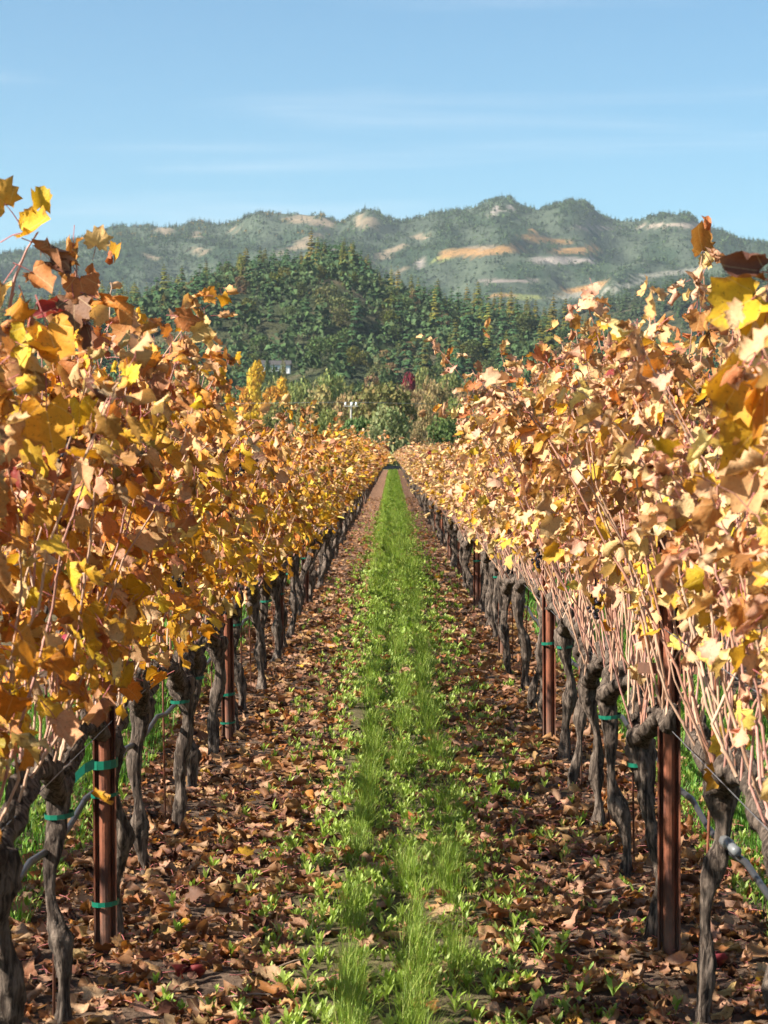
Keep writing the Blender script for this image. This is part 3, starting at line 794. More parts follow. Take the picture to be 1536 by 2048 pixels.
def leaf_shape(r, nout=24, curl=.3, crumple=.0, petiole=True):
    """a five-lobed vine leaf: stalk end at the origin, midrib along +Y; returns V, F, uv, rim, material index"""
    th = np.linspace(-PI, PI, nout, endpoint=False) + PI / nout
    lob = [(0, .60, .50), (1.08, .56, .46), (-1.08, .56, .46), (2.10, .50, .50), (-2.10, .50, .50)]
    rad = np.full(nout, .40 + .05 * r.random())
    for a, h, w in lob:
        h = h * (.9 + .2 * r.random())
        dd = np.abs((th - a + PI) % (2 * PI) - PI)
        rad = np.maximum(rad, h * (1 - .42 * np.clip(dd / (w * 1.5), 0, 1) ** 1.6))
    rad = rad * (1 - .62 * np.exp(-((np.abs(th) - PI) / .28) ** 2))
    rad *= 1 + .095 * np.where(np.arange(nout) % 2 == 0, 1, -1) + .05 * r.normal(size=nout)
    cx, cy = 0.0, .34
    out = np.stack([cx + np.sin(th) * rad, cy + np.cos(th) * rad], 1)
    inn = np.stack([cx + np.sin(th[::2]) * rad[::2] * .55, cy * .8 + np.cos(th[::2]) * rad[::2] * .55], 1)
    P = np.concatenate([[[0, .16]], inn, out])
    ni = len(inn)
    F = []
    for k in range(ni):
        k2 = (k + 1) % ni
        F.append((0, 1 + k, 1 + k2))
        o0, o1, o2 = 1 + ni + 2 * k, 1 + ni + 2 * k + 1, 1 + ni + (2 * k + 2) % nout
        F += [(1 + k, o0, o1), (1 + k, o1, 1 + k2), (1 + k2, o1, o2)]
    rim = np.concatenate([[0], np.full(ni, .5), np.ones(nout)])
    x, y = P[:, 0].copy(), P[:, 1].copy()
    uv = P.copy()
    z = curl * (.30 * x * x - .25 * (y - .3) ** 2) + crumple * .22 * (vnoise(x * 3 + 9 * r.random(), y * 3 + 9 * r.random(), int(r.integers(99))) - .5) + rim * crumple * .09 * r.normal(size=len(x)) + .03 * curl * np.abs(x)
    k1 = curl * (1.2 + 1.2 * r.random()) * (1 if r.random() < .65 else -1) + crumple * 2.1 * (1 if r.random() < .7 else -1)
    k2 = curl * (.5 + 1.1 * r.random()) * (1 if r.random() < .4 else -1) + crumple * 1.5 * (r.random() - .5)
    tw = crumple * 1.2 * (r.random() - .5)
    def bend(u, z, k):
        if abs(k) < 1e-3: return u, z
        return np.sin(k * u) * (1 / k - z), (1 - np.cos(k * u)) / k + z * np.cos(k * u)
    x, z = bend(x, z, k1 * 1.25)
    y2, z = bend(y - .3, z, k2); y = y2 + .3
    ca, sa = np.cos(tw * (y - .3) * 2), np.sin(tw * (y - .3) * 2)
    x, z = x * ca - z * sa, x * sa + z * ca
    V = np.stack([x, y, z], 1)
    V -= V[0] * np.array([1, 0, 1]) * 1.0
    m = np.zeros(len(F))
    if petiole:
        b = V[0]
        tip = np.array([r.normal() * .08, -.42, .10 + .1 * r.random()])
        pv, pf = tube([tip, (b + tip) / 2 + [0, .03, .06], b + [0, .02, 0]], [.017, .014, .012], 3, caps=False)
        F = np.concatenate([np.array(F), pf + len(V)]); m = np.concatenate([m, np.ones(len(pf))])
        V = np.concatenate([V, pv]); uv = np.concatenate([uv, np.zeros((len(pv), 2)) + [.0, .1]]); rim = np.concatenate([rim, np.zeros(len(pv))])
    return V, np.array(F), uv, rim, m

rl = np.random.default_rng(77)
SHAPES = {'flat': [leaf_shape(rl, 24, .45 + .45 * rl.random(), .22) for _ in range(12)],
          'curl': [leaf_shape(rl, 24, .75 + .5 * rl.random(), .5) for _ in range(14)],
          'dry': [leaf_shape(rl, 24, .7 + .7 * rl.random(), .85 + .5 * rl.random()) for _ in range(16)],
          'mid': [leaf_shape(rl, 16, .6 + .6 * rl.random(), .65, False) for _ in range(14)],
          'far': [leaf_shape(rl, 6, .6, .45, False) for _ in range(8)]}
STYLE = {'yellow': 'flat', 'lemon': 'flat', 'gold': 'flat', 'amber': 'flat', 'olive': 'flat', 'green': 'flat', 'orange': 'curl', 'straw': 'curl', 'tan': 'curl', 'crimson': 'curl', 'pink': 'dry', 'rust': 'dry', 'brown': 'dry', 'umber': 'dry'}
LEAF_MESH = {}
for cname, (rgb, tr) in LEAF_COLS.items():
    LEAF_MESH[cname] = []
    for k in range(11):
        S = SHAPES[STYLE[cname] if k < 5 else ('curl' if STYLE[cname] != 'curl' else ('dry' if k < 9 else 'flat'))]
        V, F, uv, rim, m = S[int(rl.integers(len(S)))]
        c = np.array(rgb) * (.82 + .36 * rl.random()) * (1 + .12 * (rl.random(3) - .5))
        LEAF_MESH[cname].append(mesh_np('leaf', V, F, [M['leaf'], M['petiole']], np.tile([*c, tr], (len(V), 1)), uv, rim, True, m))

def add_leaf(A, kind, mat4, cname, r, mul=1.0):
    S = SHAPES[kind]; V, F, uv, rim, m = S[int(r.integers(len(S)))]
    rgb, tr = LEAF_COLS[cname]
    c = np.array(rgb) * mul * (.75 + .5 * r.random()) * (1 + .12 * (r.random(3) - .5))
    W = V @ mat4[:3, :3].T + mat4[:3, 3]
    A.V.append(W); A.F.append(F + A.n); A.n += len(W)
    A.C.append(np.tile([*c, tr], (len(W), 1))); A.U.append(uv + r.random(2) * 40); A.E.append(rim); A.M.append(m)

# ------------------------------------------------------------------ vines
def pick(r, table):
    names, ws = zip(*table); ws = np.array(ws, float); return names[int(r.choice(len(names), p=ws / ws.sum()))]

LEFT_TOP = [('rust', 7), ('tan', 5), ('orange', 5), ('brown', 2.4), ('umber', .5), ('gold', 3), ('pink', 2.5), ('crimson', .08), ('straw', 2), ('yellow', 1)]
LEFT_MID = [('gold', 5), ('tan', 4.5), ('amber', 5), ('straw', 3), ('orange', 3), ('rust', 2.5), ('yellow', 4.0), ('brown', .9), ('olive', .8), ('pink', 1.3), ('lemon', .8)]
LEFT_LOW = [('amber', 6), ('gold', 6), ('yellow', 4), ('straw', 2.5), ('rust', 1.2), ('olive', 1.3), ('tan', 2), ('brown', .9), ('green', .25), ('lemon', .8), ('crimson', .06)]
RIGHT_TOP = [('rust', 2.6), ('pink', 6), ('tan', 4), ('straw', 2), ('brown', 1.4), ('orange', 1.5), ('straw', 1), ('crimson', .15), ('yellow', .4)]
RIGHT_MID = [('pink', 8), ('tan', 4), ('straw', 7), ('yellow', 2.2), ('lemon', .9), ('gold', 1.2), ('brown', 1.2), ('rust', .8), ('umber', .3)]
RIGHT_LOW = [('straw', 5), ('yellow', 3.4), ('lemon', 1.3), ('pink', 5), ('tan', 3), ('gold', 1.5), ('brown', .8)]

def leaf_colour(r, left, z):
    t = z + r.normal() * .13
    if left: return pick(r, LEFT_TOP if t > 1.62 else LEFT_MID if t > 1.15 else LEFT_LOW)
    return pick(r, RIGHT_TOP if t > 1.70 else RIGHT_MID if t > 1.2 else RIGHT_LOW)

def frame(pos, dirv, nrm, s):
    y = dirv / (np.linalg.norm(dirv) + 1e-9)
    x = np.cross(y, nrm); x /= np.linalg.norm(x) + 1e-9
    z = np.cross(x, y)
    m = np.eye(4); m[:3, 0] = x * s; m[:3, 1] = y * s; m[:3, 2] = z * s; m[:3, 3] = pos
    return m

CANE_COLS = [(.48, .30, .20), (.54, .36, .25), (.42, .22, .15), (.46, .25, .20)]
def cane_path(r, start, dx, dy, L, arch):
    n = 9
    t = np.linspace(0, 1, n)
    x = start[0] + dx * t ** 1.25 + np.cumsum(r.normal(size=n)) * .022 + np.sign(dx) * arch * np.clip(t - .6, 0, 1) ** 2 * 1.6
    y = start[1] + dy * t + np.cumsum(r.normal(size=n)) * .024
    z = start[2] + L * (t - arch * np.clip(t - .6, 0, 1) ** 2 * 1.3)
    x[0], y[0] = start[0], start[1]
    return np.stack([x, y, z], 1)

def vine_layout(r, left, dense=1.0, big=1.0, tall=0.0, wide=.46, arms=None):
    """canes and leaf placements of one vine, around its base at the origin (row runs along Y)"""
    canes, leaves = [], []
    nc = int(r.integers(13, 17)) if left else int(r.integers(20, 27))
    inward = 1.0 if left else -1.0                                # the side that faces the grass alley
    gap = r.random(2) * 50
    for i in range(nc):
        y0 = -.53 + 1.06 * (i + .2 + .6 * r.random()) / nc
        st = np.array([r.normal() * .02, y0, .74 + .07 * r.random()])
        if arms is not None:
            am = arms[0] if y0 < arms[0][0][1] else arms[1]
            fr = np.clip((y0 - am[0][1]) / (am[-1][1] - am[0][1] + 1e-6), 0, 1) * (len(am) - 1); fk = min(int(fr), len(am) - 2)
            st = am[fk] + (am[fk + 1] - am[fk]) * (fr - fk) + np.array([r.normal() * .012, 0, .005])
        dx = r.normal() * .24 + inward * (.04 if left else .08)
        dx = float(np.clip(dx, -wide, wide))
        L = (.92 if left else .90) + tall + .26 * r.random() + (.24 * r.random() if r.random() < .15 else 0)
        arch = (.0 if r.random() < .65 else .25 + .5 * r.random())
        P = cane_path(r, st, dx, r.normal() * .13, L, arch)
        canes.append((P, i))
        sp = (.047 if left else .068) / dense
        t0 = (.15 + .15 * r.random()) if left else (.22 + .22 * r.random())
        t = t0
        while t < 1.0:
            idx = t * (len(P) - 1); k = min(int(idx), len(P) - 2)
            p = P[k] + (P[k + 1] - P[k]) * (idx - k)
            tt = t
            t += sp / L * (.6 + .8 * r.random()) * (1.0 if t < .55 and left else 1.35 if t < .5 else .78)
            reps = 2 if (r.random() < .35 and tt < .95) else 1
            for _ in range(reps):
                q = p + r.normal(size=3) * np.array([.058, .05, .04]) * (1.0 + .4 * (reps - 1)) * (1 if tt < .75 else .45)
                hole = float(vnoise((q[1] + 3 * np.sign(q[0])) * 4.2 + gap[0], q[2] * 4.2 + gap[1], 7))
                if hole < .40 and r.random() < .88 and tt < .85: continue
                if left and q[2] < .98: q[0] += inward * .05
                out = np.sign(q[0]) if abs(q[0]) > .05 and r.random() < .8 else (inward if r.random() < .6 else -inward)
                d = np.array([out * .45 + r.normal() * .55, r.normal() * .6 - .1, -.75 + r.normal() * .5])
                nm = np.array([out * .8 + r.normal() * .55, r.normal() * .6 - .25, .45 + r.normal() * .5])
                s = big * (.062 + .054 * r.random() ** 1.2) * (1.0 if left else .92) * (1.0 - .25 * max(0, tt - .8) / .2)
                if tt > .93: d = np.array([r.normal() * .6, r.normal() * .5, .3 + r.normal() * .5])
                leaves.append((q, frame(q, d, nm, s), s, leaf_colour(r, left, q[2] + (.10 if left else 0))))
    return canes, leaves

def trunk_mesh(r, fine=True):
    """gnarled trunk with swollen head; bark in ridges"""
    h = .66 + .08 * r.random()
    n = 40 if fine else 7
    sides = 14 if fine else 6
    t = np.linspace(0, 1, n)
    lx, ly = r.normal() * .035, r.normal() * .05
    k1, k2 = r.random() * 6, r.random() * 6
    P = np.stack([lx * t + .020 * np.sin(t * 5 + k1) - .020 * math.sin(k1) + .009 * np.sin(t * 13 + k2) * (t > .05), ly * t + .022 * np.sin(t * 4.3 + k2) - .022 * math.sin(k2), -.05 + (h + .05) * t], 1)
    rad = .019 + .008 * r.random() + .018 * np.exp(-(t / .1) ** 2) + .024 * np.exp(-((t - .96) / .12) ** 2) + .006 * np.sin(t * 17 + k1) + .010 * np.exp(-((t - .3 - .4 * r.random()) / .05) ** 2)
    th = np.arange(sides) / sides * 2 * PI
    V, F = tube(P, rad, sides, 0, r)
    ring = V[:n * sides].reshape(n, sides, 3)
    ridg = 1 + .17 * np.sin(th * 4 + k1 + 2.0 * t[:, None] * 2) * (.6 + .8 * r.random((n, 1))) + .26 * (r.random((n, sides)) - .5)
    ring[:] = P[:, None] + (ring - P[:, None]) * ridg[:, :, None]
    return V, F, P[-1]

def arm_path(r, head, sgn, fine=True):
    n = 12 if fine else 5
    t = np.linspace(0, 1, n)
    return np.stack([head[0] * (1 - t) + .02 * np.sin(t * 6 + r.random() * 6) * t, head[1] + sgn * (.50 - sgn * head[1]) * t, head[2] - .03 + (.10 + .04 * r.random()) * np.sin(t * PI * .55) + r.normal(size=n) * .006], 1)

def arm_mesh(r, P, fine=True):
    n = len(P); t = np.linspace(0, 1, n)
    A = Acc()
    V, F = tube(P, (.036 - .016 * t) * (1 + .25 * np.sin(t * 21)), 9 if fine else 5, .28, r); A.add(V, F)
    for k in range(6 if fine else 3):                              # spurs the canes grow from
        p = P[min(n - 1, int((k + .6) / (6 if fine else 3) * n))]
        V, F = tube([p, p + [r.normal() * .012, r.normal() * .015, .035], p + [r.normal() * .02, r.normal() * .02, .075]], [.024, .020, .012], 6 if fine else 4, .3, r); A.add(V, F)
    return A

def cane_soup(A, P, r, sides=5, r0=.0056):
    if sides >= 5:                                                 # nodes: the cane swells and kinks a little at each
        Q, rr = [], []
        m = len(P) - 1
        for k in range(m):
            for f in (0, .42, .5, .58):
                Q.append(P[k] + (P[k + 1] - P[k]) * f + (r.normal(size=3) * .003 if f == .5 else 0)); rr.append((1.35 if f == .5 else 1.0) * (1 - .72 * (k + f) / m))
        P = np.array(Q); V, F = tube(P, r0 * np.array(rr), sides, 0, r, caps=False)
    else: V, F = tube(P, np.linspace(r0, r0 * .25, len(P)), sides, 0, r, caps=False)
    A.add(V, F, (*CANE_COLS[int(r.integers(4))], 1))

ICO = None
def grape_cluster_mesh(r, n=26):
    me = bpy.data.meshes.new('tmp')
    import bmesh
    bm = bmesh.new(); bmesh.ops.create_icosphere(bm, subdivisions=1, radius=1.0)
    V = np.array([v.co[:] for v in bm.verts]); bm.verts.ensure_lookup_table(); F = np.array([[v.index for v in f.verts] for f in bm.faces]); bm.free()
    bpy.data.meshes.remove(me)
    A = Acc()
    for i in range(n):
        t = i / n
        w = .019 * (1 - t) ** .6 + .004
        c = np.array([r.normal() * w * .7, r.normal() * w * .7, -.085 * t])
        A.add(V * (.0058 + .0018 * r.random()) + c, F)
    V, F = tube([(0, 0, .05), (0, 0, 0)], .003, 4); A.add(V, F)
    return A.mesh('grape_cluster', M['grape'])
rg = np.random.default_rng(91)
GRAPES = [grape_cluster_mesh(rg) for _ in range(3)]

def ring_tie(rx, ry, z, hgt=.011, tail=None):
    th = np.arange(13) / 12 * 2 * PI
    V = np.concatenate([np.stack([np.cos(th) * rx, np.sin(th) * ry, np.full(13, z - hgt + .004 * np.sin(th + 1))], 1), np.stack([np.cos(th) * rx, np.sin(th) * ry, np.full(13, z + hgt + .004 * np.sin(th + 1))], 1)])
    i = np.arange(12)
    F = np.concatenate([np.stack([i, i + 1, i + 14], 1), np.stack([i, i + 14, i + 13], 1)])
    A = Acc(); A.add(V, F)
    if tail is not None:
        P = np.asarray(tail, float); w = np.array([0, .002, hgt * .9])
        V = np.concatenate([P - w, P + w + [0, 0, .006]]); m = len(P); j = np.arange(m - 1)
        A.add(V, np.concatenate([np.stack([j, j + 1, j + m + 1], 1), np.stack([j, j + m + 1, j + m], 1)]))
    return A

def in_frame(p, s):
    if p[1] < .6: return 0.0
    px = p[0] / p[1] * F_PX + VPX; py = HY - (p[2] - CAM_H) / p[1] * F_PX
    if -70 < px < 1606 and 300 < py < 2120: return s / p[1] * F_PX
    return 0.0

ORD = ['nearest', 'second', 'third', 'fourth', 'fifth', 'sixth', 'seventh', 'eighth', 'ninth', 'tenth', 'eleventh', 'twelfth', 'thirteenth', 'fourteenth', 'fifteenth', 'sixteenth', 'seventeenth', 'eighteenth', 'nineteenth', 'twentieth', 'twenty-first', 'twenty-second']
GR = {True: 'grapevines of the shaded golden row', False: 'grapevines of the sunlit pale row'}

def near_vine(row_x, y, left, seed, label, extra=None, grapes=0, tie=False, max_parts=290, dense=1.0):
    r = np.random.default_rng(seed)
    root = tag(link('grapevine', None, loc=(row_x, y, 0)), label, 'grapevine', GR[left])
    V, F, head = trunk_mesh(r)
    A = Acc(); A.add(V, F); link('trunk', A.mesh('trunk', M['bark']), root)
    arms = [arm_path(r, head, sg) for sg in (-1, 1)]
    for am in arms: link('cordon', arm_mesh(r, am).mesh('cordon', M['bark']), root)
    canes, leaves = vine_layout(r, left, dense * 1.45, .86 if y < 9 else .80, ((.20 if left else .22) * float(sstep(4.5, 7, y)) * (1 - float(sstep(8.0 if left else 11, 10.5 if left else 12.5, y))) - (.11 if left else .12) * float(sstep(11, 14, y))) * (.75 + .5 * r.random()), .2 if y < 4.6 else .42, arms)
    if extra:
        ec, el = extra
        canes += [(np.asarray(P) - [row_x, y, 0], 0) for P in ec]
        leaves = [(q - np.array([row_x, y, 0]), frame(q - np.array([row_x, y, 0]), d, nm, s), s, c, 1) for q, d, nm, s, c in el] + leaves
    for P, i in canes:
        A = Acc(); cane_soup(A, P, r, 6, .0038 + .0014 * r.random()); link('cane', A.mesh('cane', M['cane']), root)
    rank = []
    inward = 1 if left else -1
    for n, lf in enumerate(leaves):
        q = lf[0] + np.array([row_x, y, 0]); sz = in_frame(q, lf[2])
        if len(lf) > 4: sz = 9e9
        elif sz < 9: sz = 0
        else: sz *= (1.0 + inward * lf[0][0] * 1.5 + .25 * max(0, lf[0][2] - 1.6))
        rank.append((sz, n))
    rank.sort(reverse=True)
    B = Acc(); nb = 0
    for k, (sz, n) in enumerate(rank):
        lf = leaves[n]
        if sz > 0 and k < max_parts:
            ms = LEAF_MESH[lf[3]]
            o = bpy.data.objects.new('leaf', ms[int(r.integers(len(ms)))])
            COL.objects.link(o); o.parent = root; o.matrix_basis = Matrix(lf[1].tolist())
        else:
            add_leaf(B, 'mid', lf[1], lf[3], r); nb += 1
    if nb: link('leaves', B.mesh('leaves', [M['leaf'], M['petiole']]), root, kind='stuff')
    for k in range(grapes):
        link('grape_cluster', GRAPES[k % 3], root, (inward * (.12 + .15 * r.random()), -.35 + .7 * r.random(), 1.15 + .6 * r.random()))
    if tie:
        link('tie', ring_tie(.043, .043, head[2] - .10, .007).mesh('tie', M['tie'], False), root, (head[0] * .85, head[1] * .85, 0))
    return root

# a few particular shoots the photograph shows sharply against the sky and in front of everything
def hero(px, py, Y): return np.array(px_to_world(px, py, Y)[:])
UP, FACE = np.array([0, 0, 1.]), np.array([0, -1., .15])
def shoot(pts, lv):
    """pts: (px, py, Y) along a cane; lv: (px, py, Y, tip dx, tip dz, size, colour)"""
    return [np.array([hero(*p) for p in pts])], [(hero(a, b, Y), np.array([dx, -.25, dz]), FACE + rl.normal(size=3) * .3, s, c) for a, b, Y, dx, dz, s, c in lv]
def merge(*a):
    return [p for x in a for p in x[0]], [p for x in a for p in x[1]]
YL = 5.1
hero_l0 = merge(
    shoot([(20, 620, YL), (30, 560, YL), (55, 500, YL), (95, 440, YL)], [(82, 425, YL, .1, 1, 0.068, 'gold'), (40, 470, YL, .6, .2, 0.104, 'gold'), (75, 500, YL, .8, -.3, 0.104, 'brown'), (20, 420, YL, -.6, .8, 0.096, 'orange'), (60, 540, YL, .8, -.6, 0.088, 'rust'), (95, 520, YL, .9, -.5, 0.080, 'umber'), (10, 560, YL, -.4, -1, 0.096, 'tan'), (50, 610, YL, .3, -.9, 0.104, 'rust')]),
    shoot([(120, 700, YL + .4), (145, 610, YL + .4), (155, 540, YL + .4), (150, 470, YL + .4)], [(150, 480, YL + .4, -.1, -1, 0.080, 'rust'), (150, 515, YL + .4, -.3, -1, 0.080, 'rust'), (160, 550, YL + .4, .2, -1, 0.096, 'rust'), (192, 500, YL + .4, .2, 1, 0.068, 'tan'), (195, 600, YL + .4, 1, -.4, 0.104, 'orange'), (125, 610, YL + .4, -.9, -.4, 0.080, 'crimson'), (170, 640, YL + .4, .3, -1, 0.096, 'umber'), (150, 590, YL + .4, 0, -1, 0.096, 'umber')]),
    shoot([(40, 780, YL - .6), (60, 700, YL - .6), (80, 640, YL - .6)], [(60, 650, YL - .6, -.3, -1, 0.112, 'yellow'), (90, 640, YL - .6, .4, -1, 0.120, 'gold'), (20, 690, YL - .6, .7, -.6, 0.128, 'tan'), (40, 800, YL - .6, .1, -1, 0.136, 'yellow'), (90, 800, YL - .6, .2, -1, 0.128, 'gold')]))
YR = 6.0
hero_r0 = merge(
    shoot([(1536, 672, YR), (1470, 640, YR), (1410, 600, YR), (1393, 570, YR), (1405, 500, YR), (1412, 465, YR)], [(1408, 470, YR, .1, 1, 0.060, 'rust'), (1405, 510, YR, -.3, .9, 0.092, 'rust'), (1392, 590, YR, -.1, 1, 0.088, 'pink'), (1425, 590, YR, .6, .3, 0.088, 'brown'), (1420, 650, YR, -.3, -1, 0.088, 'rust'), (1460, 660, YR, .3, -1, 0.096, 'pink'), (1400, 620, YR, -.2, -1, 0.080, 'rust')]),
    shoot([(1560, 700, 4.0), (1535, 640, 4.0), (1530, 560, 4.0)], [(1530, 545, 4.0, -1, .1, 0.104, 'umber'), (1520, 590, 4.0, -.8, -.4, 0.128, 'gold'), (1540, 600, 4.0, -.3, -1, 0.120, 'yellow'), (1530, 640, 4.0, -.5, -1, 0.104, 'straw')]),
    shoot([(1580, 860, 3.9), (1545, 780, 3.9), (1520, 740, 3.9)], [(1500, 730, 3.9, -.6, -.9, 0.128, 'amber'), (1530, 745, 3.9, -.1, -1, 0.128, 'amber'), (1535, 830, 3.9, -.7, -.8, 0.136, 'gold'), (1525, 900, 3.9, -.4, -1, 0.144, 'tan'), (1550, 860, 3.9, .1, -1, 0.120, 'yellow')]),
    shoot([(1440, 1580, YR + .1), (1395, 1460, YR + .1), (1350, 1360, YR + .1), (1330, 1270, YR + .1)], [(1460, 1450, YR + .1, .1, -1, 0.124, 'yellow'), (1435, 1530, YR + .1, -.2, -1, 0.080, 'gold'), (1465, 1430, YR + .1, .1, 1, 0.072, 'tan')]))
for P in (hero_r0[1][-3],):
    pass

KN = 15
occupied = {}
for k in range(-3, KN):
    y = 6.2 + PITCH * k
    i = k + 3
    L_lab = ORD[i] + (' grapevine in the shaded golden row, its large leaves crowding the edge of the view' if k < -1 else ' grapevine along the shaded golden row, thick with amber and rust leaves')
    R_lab = ORD[i] + (' grapevine in the sunlit pale row, big yellow leaves close to the lens' if k < -1 else ' grapevine along the sunlit pale row, bare canes below dry leaves')
    jit = np.random.default_rng(900 + k).normal(size=4) * .02
    near_vine(ROW_L + jit[0], y + jit[1], True, 1000 + k, L_lab, hero_l0 if k == -1 else None, grapes=1 if k in (-1, 2, 4, 7) else 0, tie=k in (0, 3, 4, 7, 9, 12))
    near_vine(ROW_R + jit[2], y + jit[3], False, 2000 + k, R_lab, hero_r0 if k == 0 else None, grapes=1 if k in (1, 3, 6) else 0, tie=k in (1, 2, 5, 6, 8, 11))

def proto_vine(left, seed, kind, dense, big, nmax=None, r0=.0056):
    r = np.random.default_rng(seed)
    V, F, head = trunk_mesh(r, kind == 'mid')
    A = Acc(); A.add(V, F)
    arms = [arm_path(r, head, sg, kind == 'mid') for sg in (-1, 1)]
    for am in arms:
        B = arm_mesh(r, am, kind == 'mid'); A.add(np.concatenate(B.V), np.concatenate(B.F))
    tm = A.mesh('trunk', M['bark'])
    canes, leaves = vine_layout(r, left, dense, big, 0.0, .46, arms)
    C = Acc()
    for P, i in canes: cane_soup(C, P if kind == 'mid' else P[::2], r, 4 if kind == 'mid' else 3, r0)
    cm = C.mesh('canes', M['cane'])
    B = Acc()
    for lf in leaves: add_leaf(B, kind, lf[1], lf[3], r)
    return tm, cm, B.mesh('leaves', [M['leaf'], M['petiole']])
PROTO = {(lf, kd): [proto_vine(lf, 3000 + 50 * lf + 10 * j + (kd == 'far'), kd, 1.5 if kd == 'mid' else .75, .77 if kd == 'mid' else 1.08, None, .0048 if kd == 'mid' else .008) for j in range(7 if kd == 'mid' else 5)] for lf in (True, False) for kd in ('mid', 'far')}
rv = np.random.default_rng(55)
NFAR = {True: 125, False: 125}
far_items = []
last = {}
for left, row in ((True, ROW_L), (False, ROW_R)):
    for k in range(KN, int((END_Y - 1.5 - 6.2) / PITCH)):
        y = 6.2 + PITCH * k
        kd = 'mid' if y < 62 else 'far'
        j = int(rv.integers(len(PROTO[(left, kd)])))
        if j == last.get(left): j = (j + 1) % len(PROTO[(left, kd)])
        last[left] = j
        sz = (.89 if left else .86) + .12 * rv.random()
        sx = 1.12 + .25 * rv.random()
        flip = 1 if rv.random() < .5 else -1
        if k < NFAR[left]:
            root = link('grapevine', None, loc=(row + rv.normal() * .02, y + rv.normal() * .04, 0))
            root.scale = (sx, flip * 1.05, sz)
            rowname = 'shaded golden row' if left else 'sunlit pale row'
            pk = int((y - 7.0) // 5.36); inn = int(round((y - 7.0 - 5.36 * pk) / PITCH))
            if y < 60: lab = '%s grapevine past the %s rusty post of the %s' % (['first', 'first', 'second', 'third', 'fourth', 'last'][min(5, inn + 1)] if inn else 'closest', ORD[pk], rowname)
            else: lab = 'small distant grapevine far along the %s, among many just like it' % rowname
            tag(root, lab, 'grapevine', ('' if y < 60 else 'distant ') + GR[left])
            tm, cm, lm = PROTO[(left, kd)][j]
            link('trunk', tm, root); link('canes', cm, root, kind='stuff'); link('leaves', lm, root, kind='stuff')
        else: far_items.append((left, row, y, j, sx, flip, sz))

def get_arrays(me):
    V = np.empty(len(me.vertices) * 3, np.float32); me.vertices.foreach_get('co', V)
    F = np.empty(len(me.loops), np.int32); me.loops.foreach_get('vertex_index', F)
    C = np.empty(len(me.vertices) * 4, np.float32); me.attributes['tint'].data.foreach_get('color', C)
    E = np.empty(len(me.vertices), np.float32); me.attributes['rim'].data.foreach_get('value', E)
    U = np.empty(len(me.vertices) * 2, np.float32); me.attributes['flat'].data.foreach_get('vector', U)
    return V.reshape(-1, 3), F.reshape(-1, 3), C.reshape(-1, 4), U.reshape(-1, 2), E
# second rows on either side, glimpsed through the trunks; nearest as individuals, the rest joined
for left, row in ((True, ROW_L - 1.805), (False, ROW_R + 1.805)):
    for k in range(-3, int((END_Y - 1.5 - 6.2) / PITCH)):
        y = 6.2 + PITCH * k; kd = 'mid' if k < 22 else 'far'
        j = int(rv.integers(len(PROTO[(left, kd)])))
        if k < 22:
            root = link('grapevine', None, loc=(row, y, 0)); root.scale = (.85, 1 if rv.random() < .5 else -1, .9 if left else .84)
            tag(root, 'grapevine of the next row out, glimpsed between the trunks of the %s' % ('shaded golden row' if left else 'sunlit pale row'), 'grapevine', 'vines of the next row beyond the ' + ('shaded golden row' if left else 'sunlit pale row'))
            tm, cm, lm = PROTO[(left, kd)][j]
            link('trunk', tm, root); link('canes', cm, root, kind='stuff'); link('leaves', lm, root, kind='stuff')
        else: far_items.append((left, row, y, j, .85, 1, .9 if left else .84))
BL, BC, BT = Acc(), Acc(), Acc()
for left, row, y, j, sx, fl, sz in far_items:
    for B, me in zip((BT, BC, BL), PROTO[(left, 'far')][j]):
        V, F, C, U, E = get_arrays(me)
        B.add(V * [sx, fl, sz] + [row, y, 0], F, C, U, E)
far_root = tag(link('vines', None, loc=(0, 0, 0), kind='stuff'), 'far vines at the ends of the rows and along the rows beyond')
link('trunks', BT.mesh('trunks', M['bark']), far_root, kind='stuff'); link('canes', BC.mesh('canes', M['cane']), far_root, kind='stuff'); link('leaves', BL.mesh('leaves', [M['leaf'], M['petiole']]), far_root, kind='stuff')

# ------------------------------------------------------------------ posts, rods, wires, drip hose
def post_mesh():
    prof = [(-.041, -.006), (-.035, -.006), (-.031, .012), (-.024, .013), (-.019, -.004), (-.010, -.013), (.0, -.015), (.010, -.013), (.019, -.004), (.024, .013), (.031, .012), (.035, -.006), (.041, -.006)]
    inner = [(x * .9 if abs(x) < .022 else x, y + .0045) for x, y in prof][::-1]
    P = np.array(prof + inner) * np.array([.9, 1]); n = len(P)
    zs = np.array([-.3, 0, .3, .6, .9, 1.2, 1.5, 1.70])
    V = np.concatenate([np.column_stack([P, np.full(n, z)]) for z in zs])
    F = []
    for k in range(len(zs) - 1):
        for i in range(n):
            a, b = k * n + i, k * n + (i + 1) % n
            F += [(a, b, b + n), (a, b + n, a + n)]
    top = (len(zs) - 1) * n; m = len(prof)
    for i in range(m - 1): F += [(top + i, top + i + 1, top + n - 2 - i), (top + i, top + n - 2 - i, top + n - 1 - i)]
    A = Acc(); A.add(V, np.array(F)); return A.mesh('stake', M['rust'], False)
stake = post_mesh()
A = Acc(); V, F = box(0, .012, 0, .20, .006, .035); A.add(V, F); V, F = box(0, .008, .0, .05, .004, .05); A.add(V, F)
bracket = A.mesh('bracket', M['rust'], False)
ties = [ring_tie(.044, .036, 0, .014, [(-.03, -.034, 0), (-.06, -.045, -.012), (-.10, -.05, -.05), (-.125, -.045, -.085)]).mesh('tie', M['tie'], False), ring_tie(.044, .036, 0, .006).mesh('tie', M['tie'], False), ring_tie(.044, .036, 0, .008).mesh('tie', M['tie'], False)]
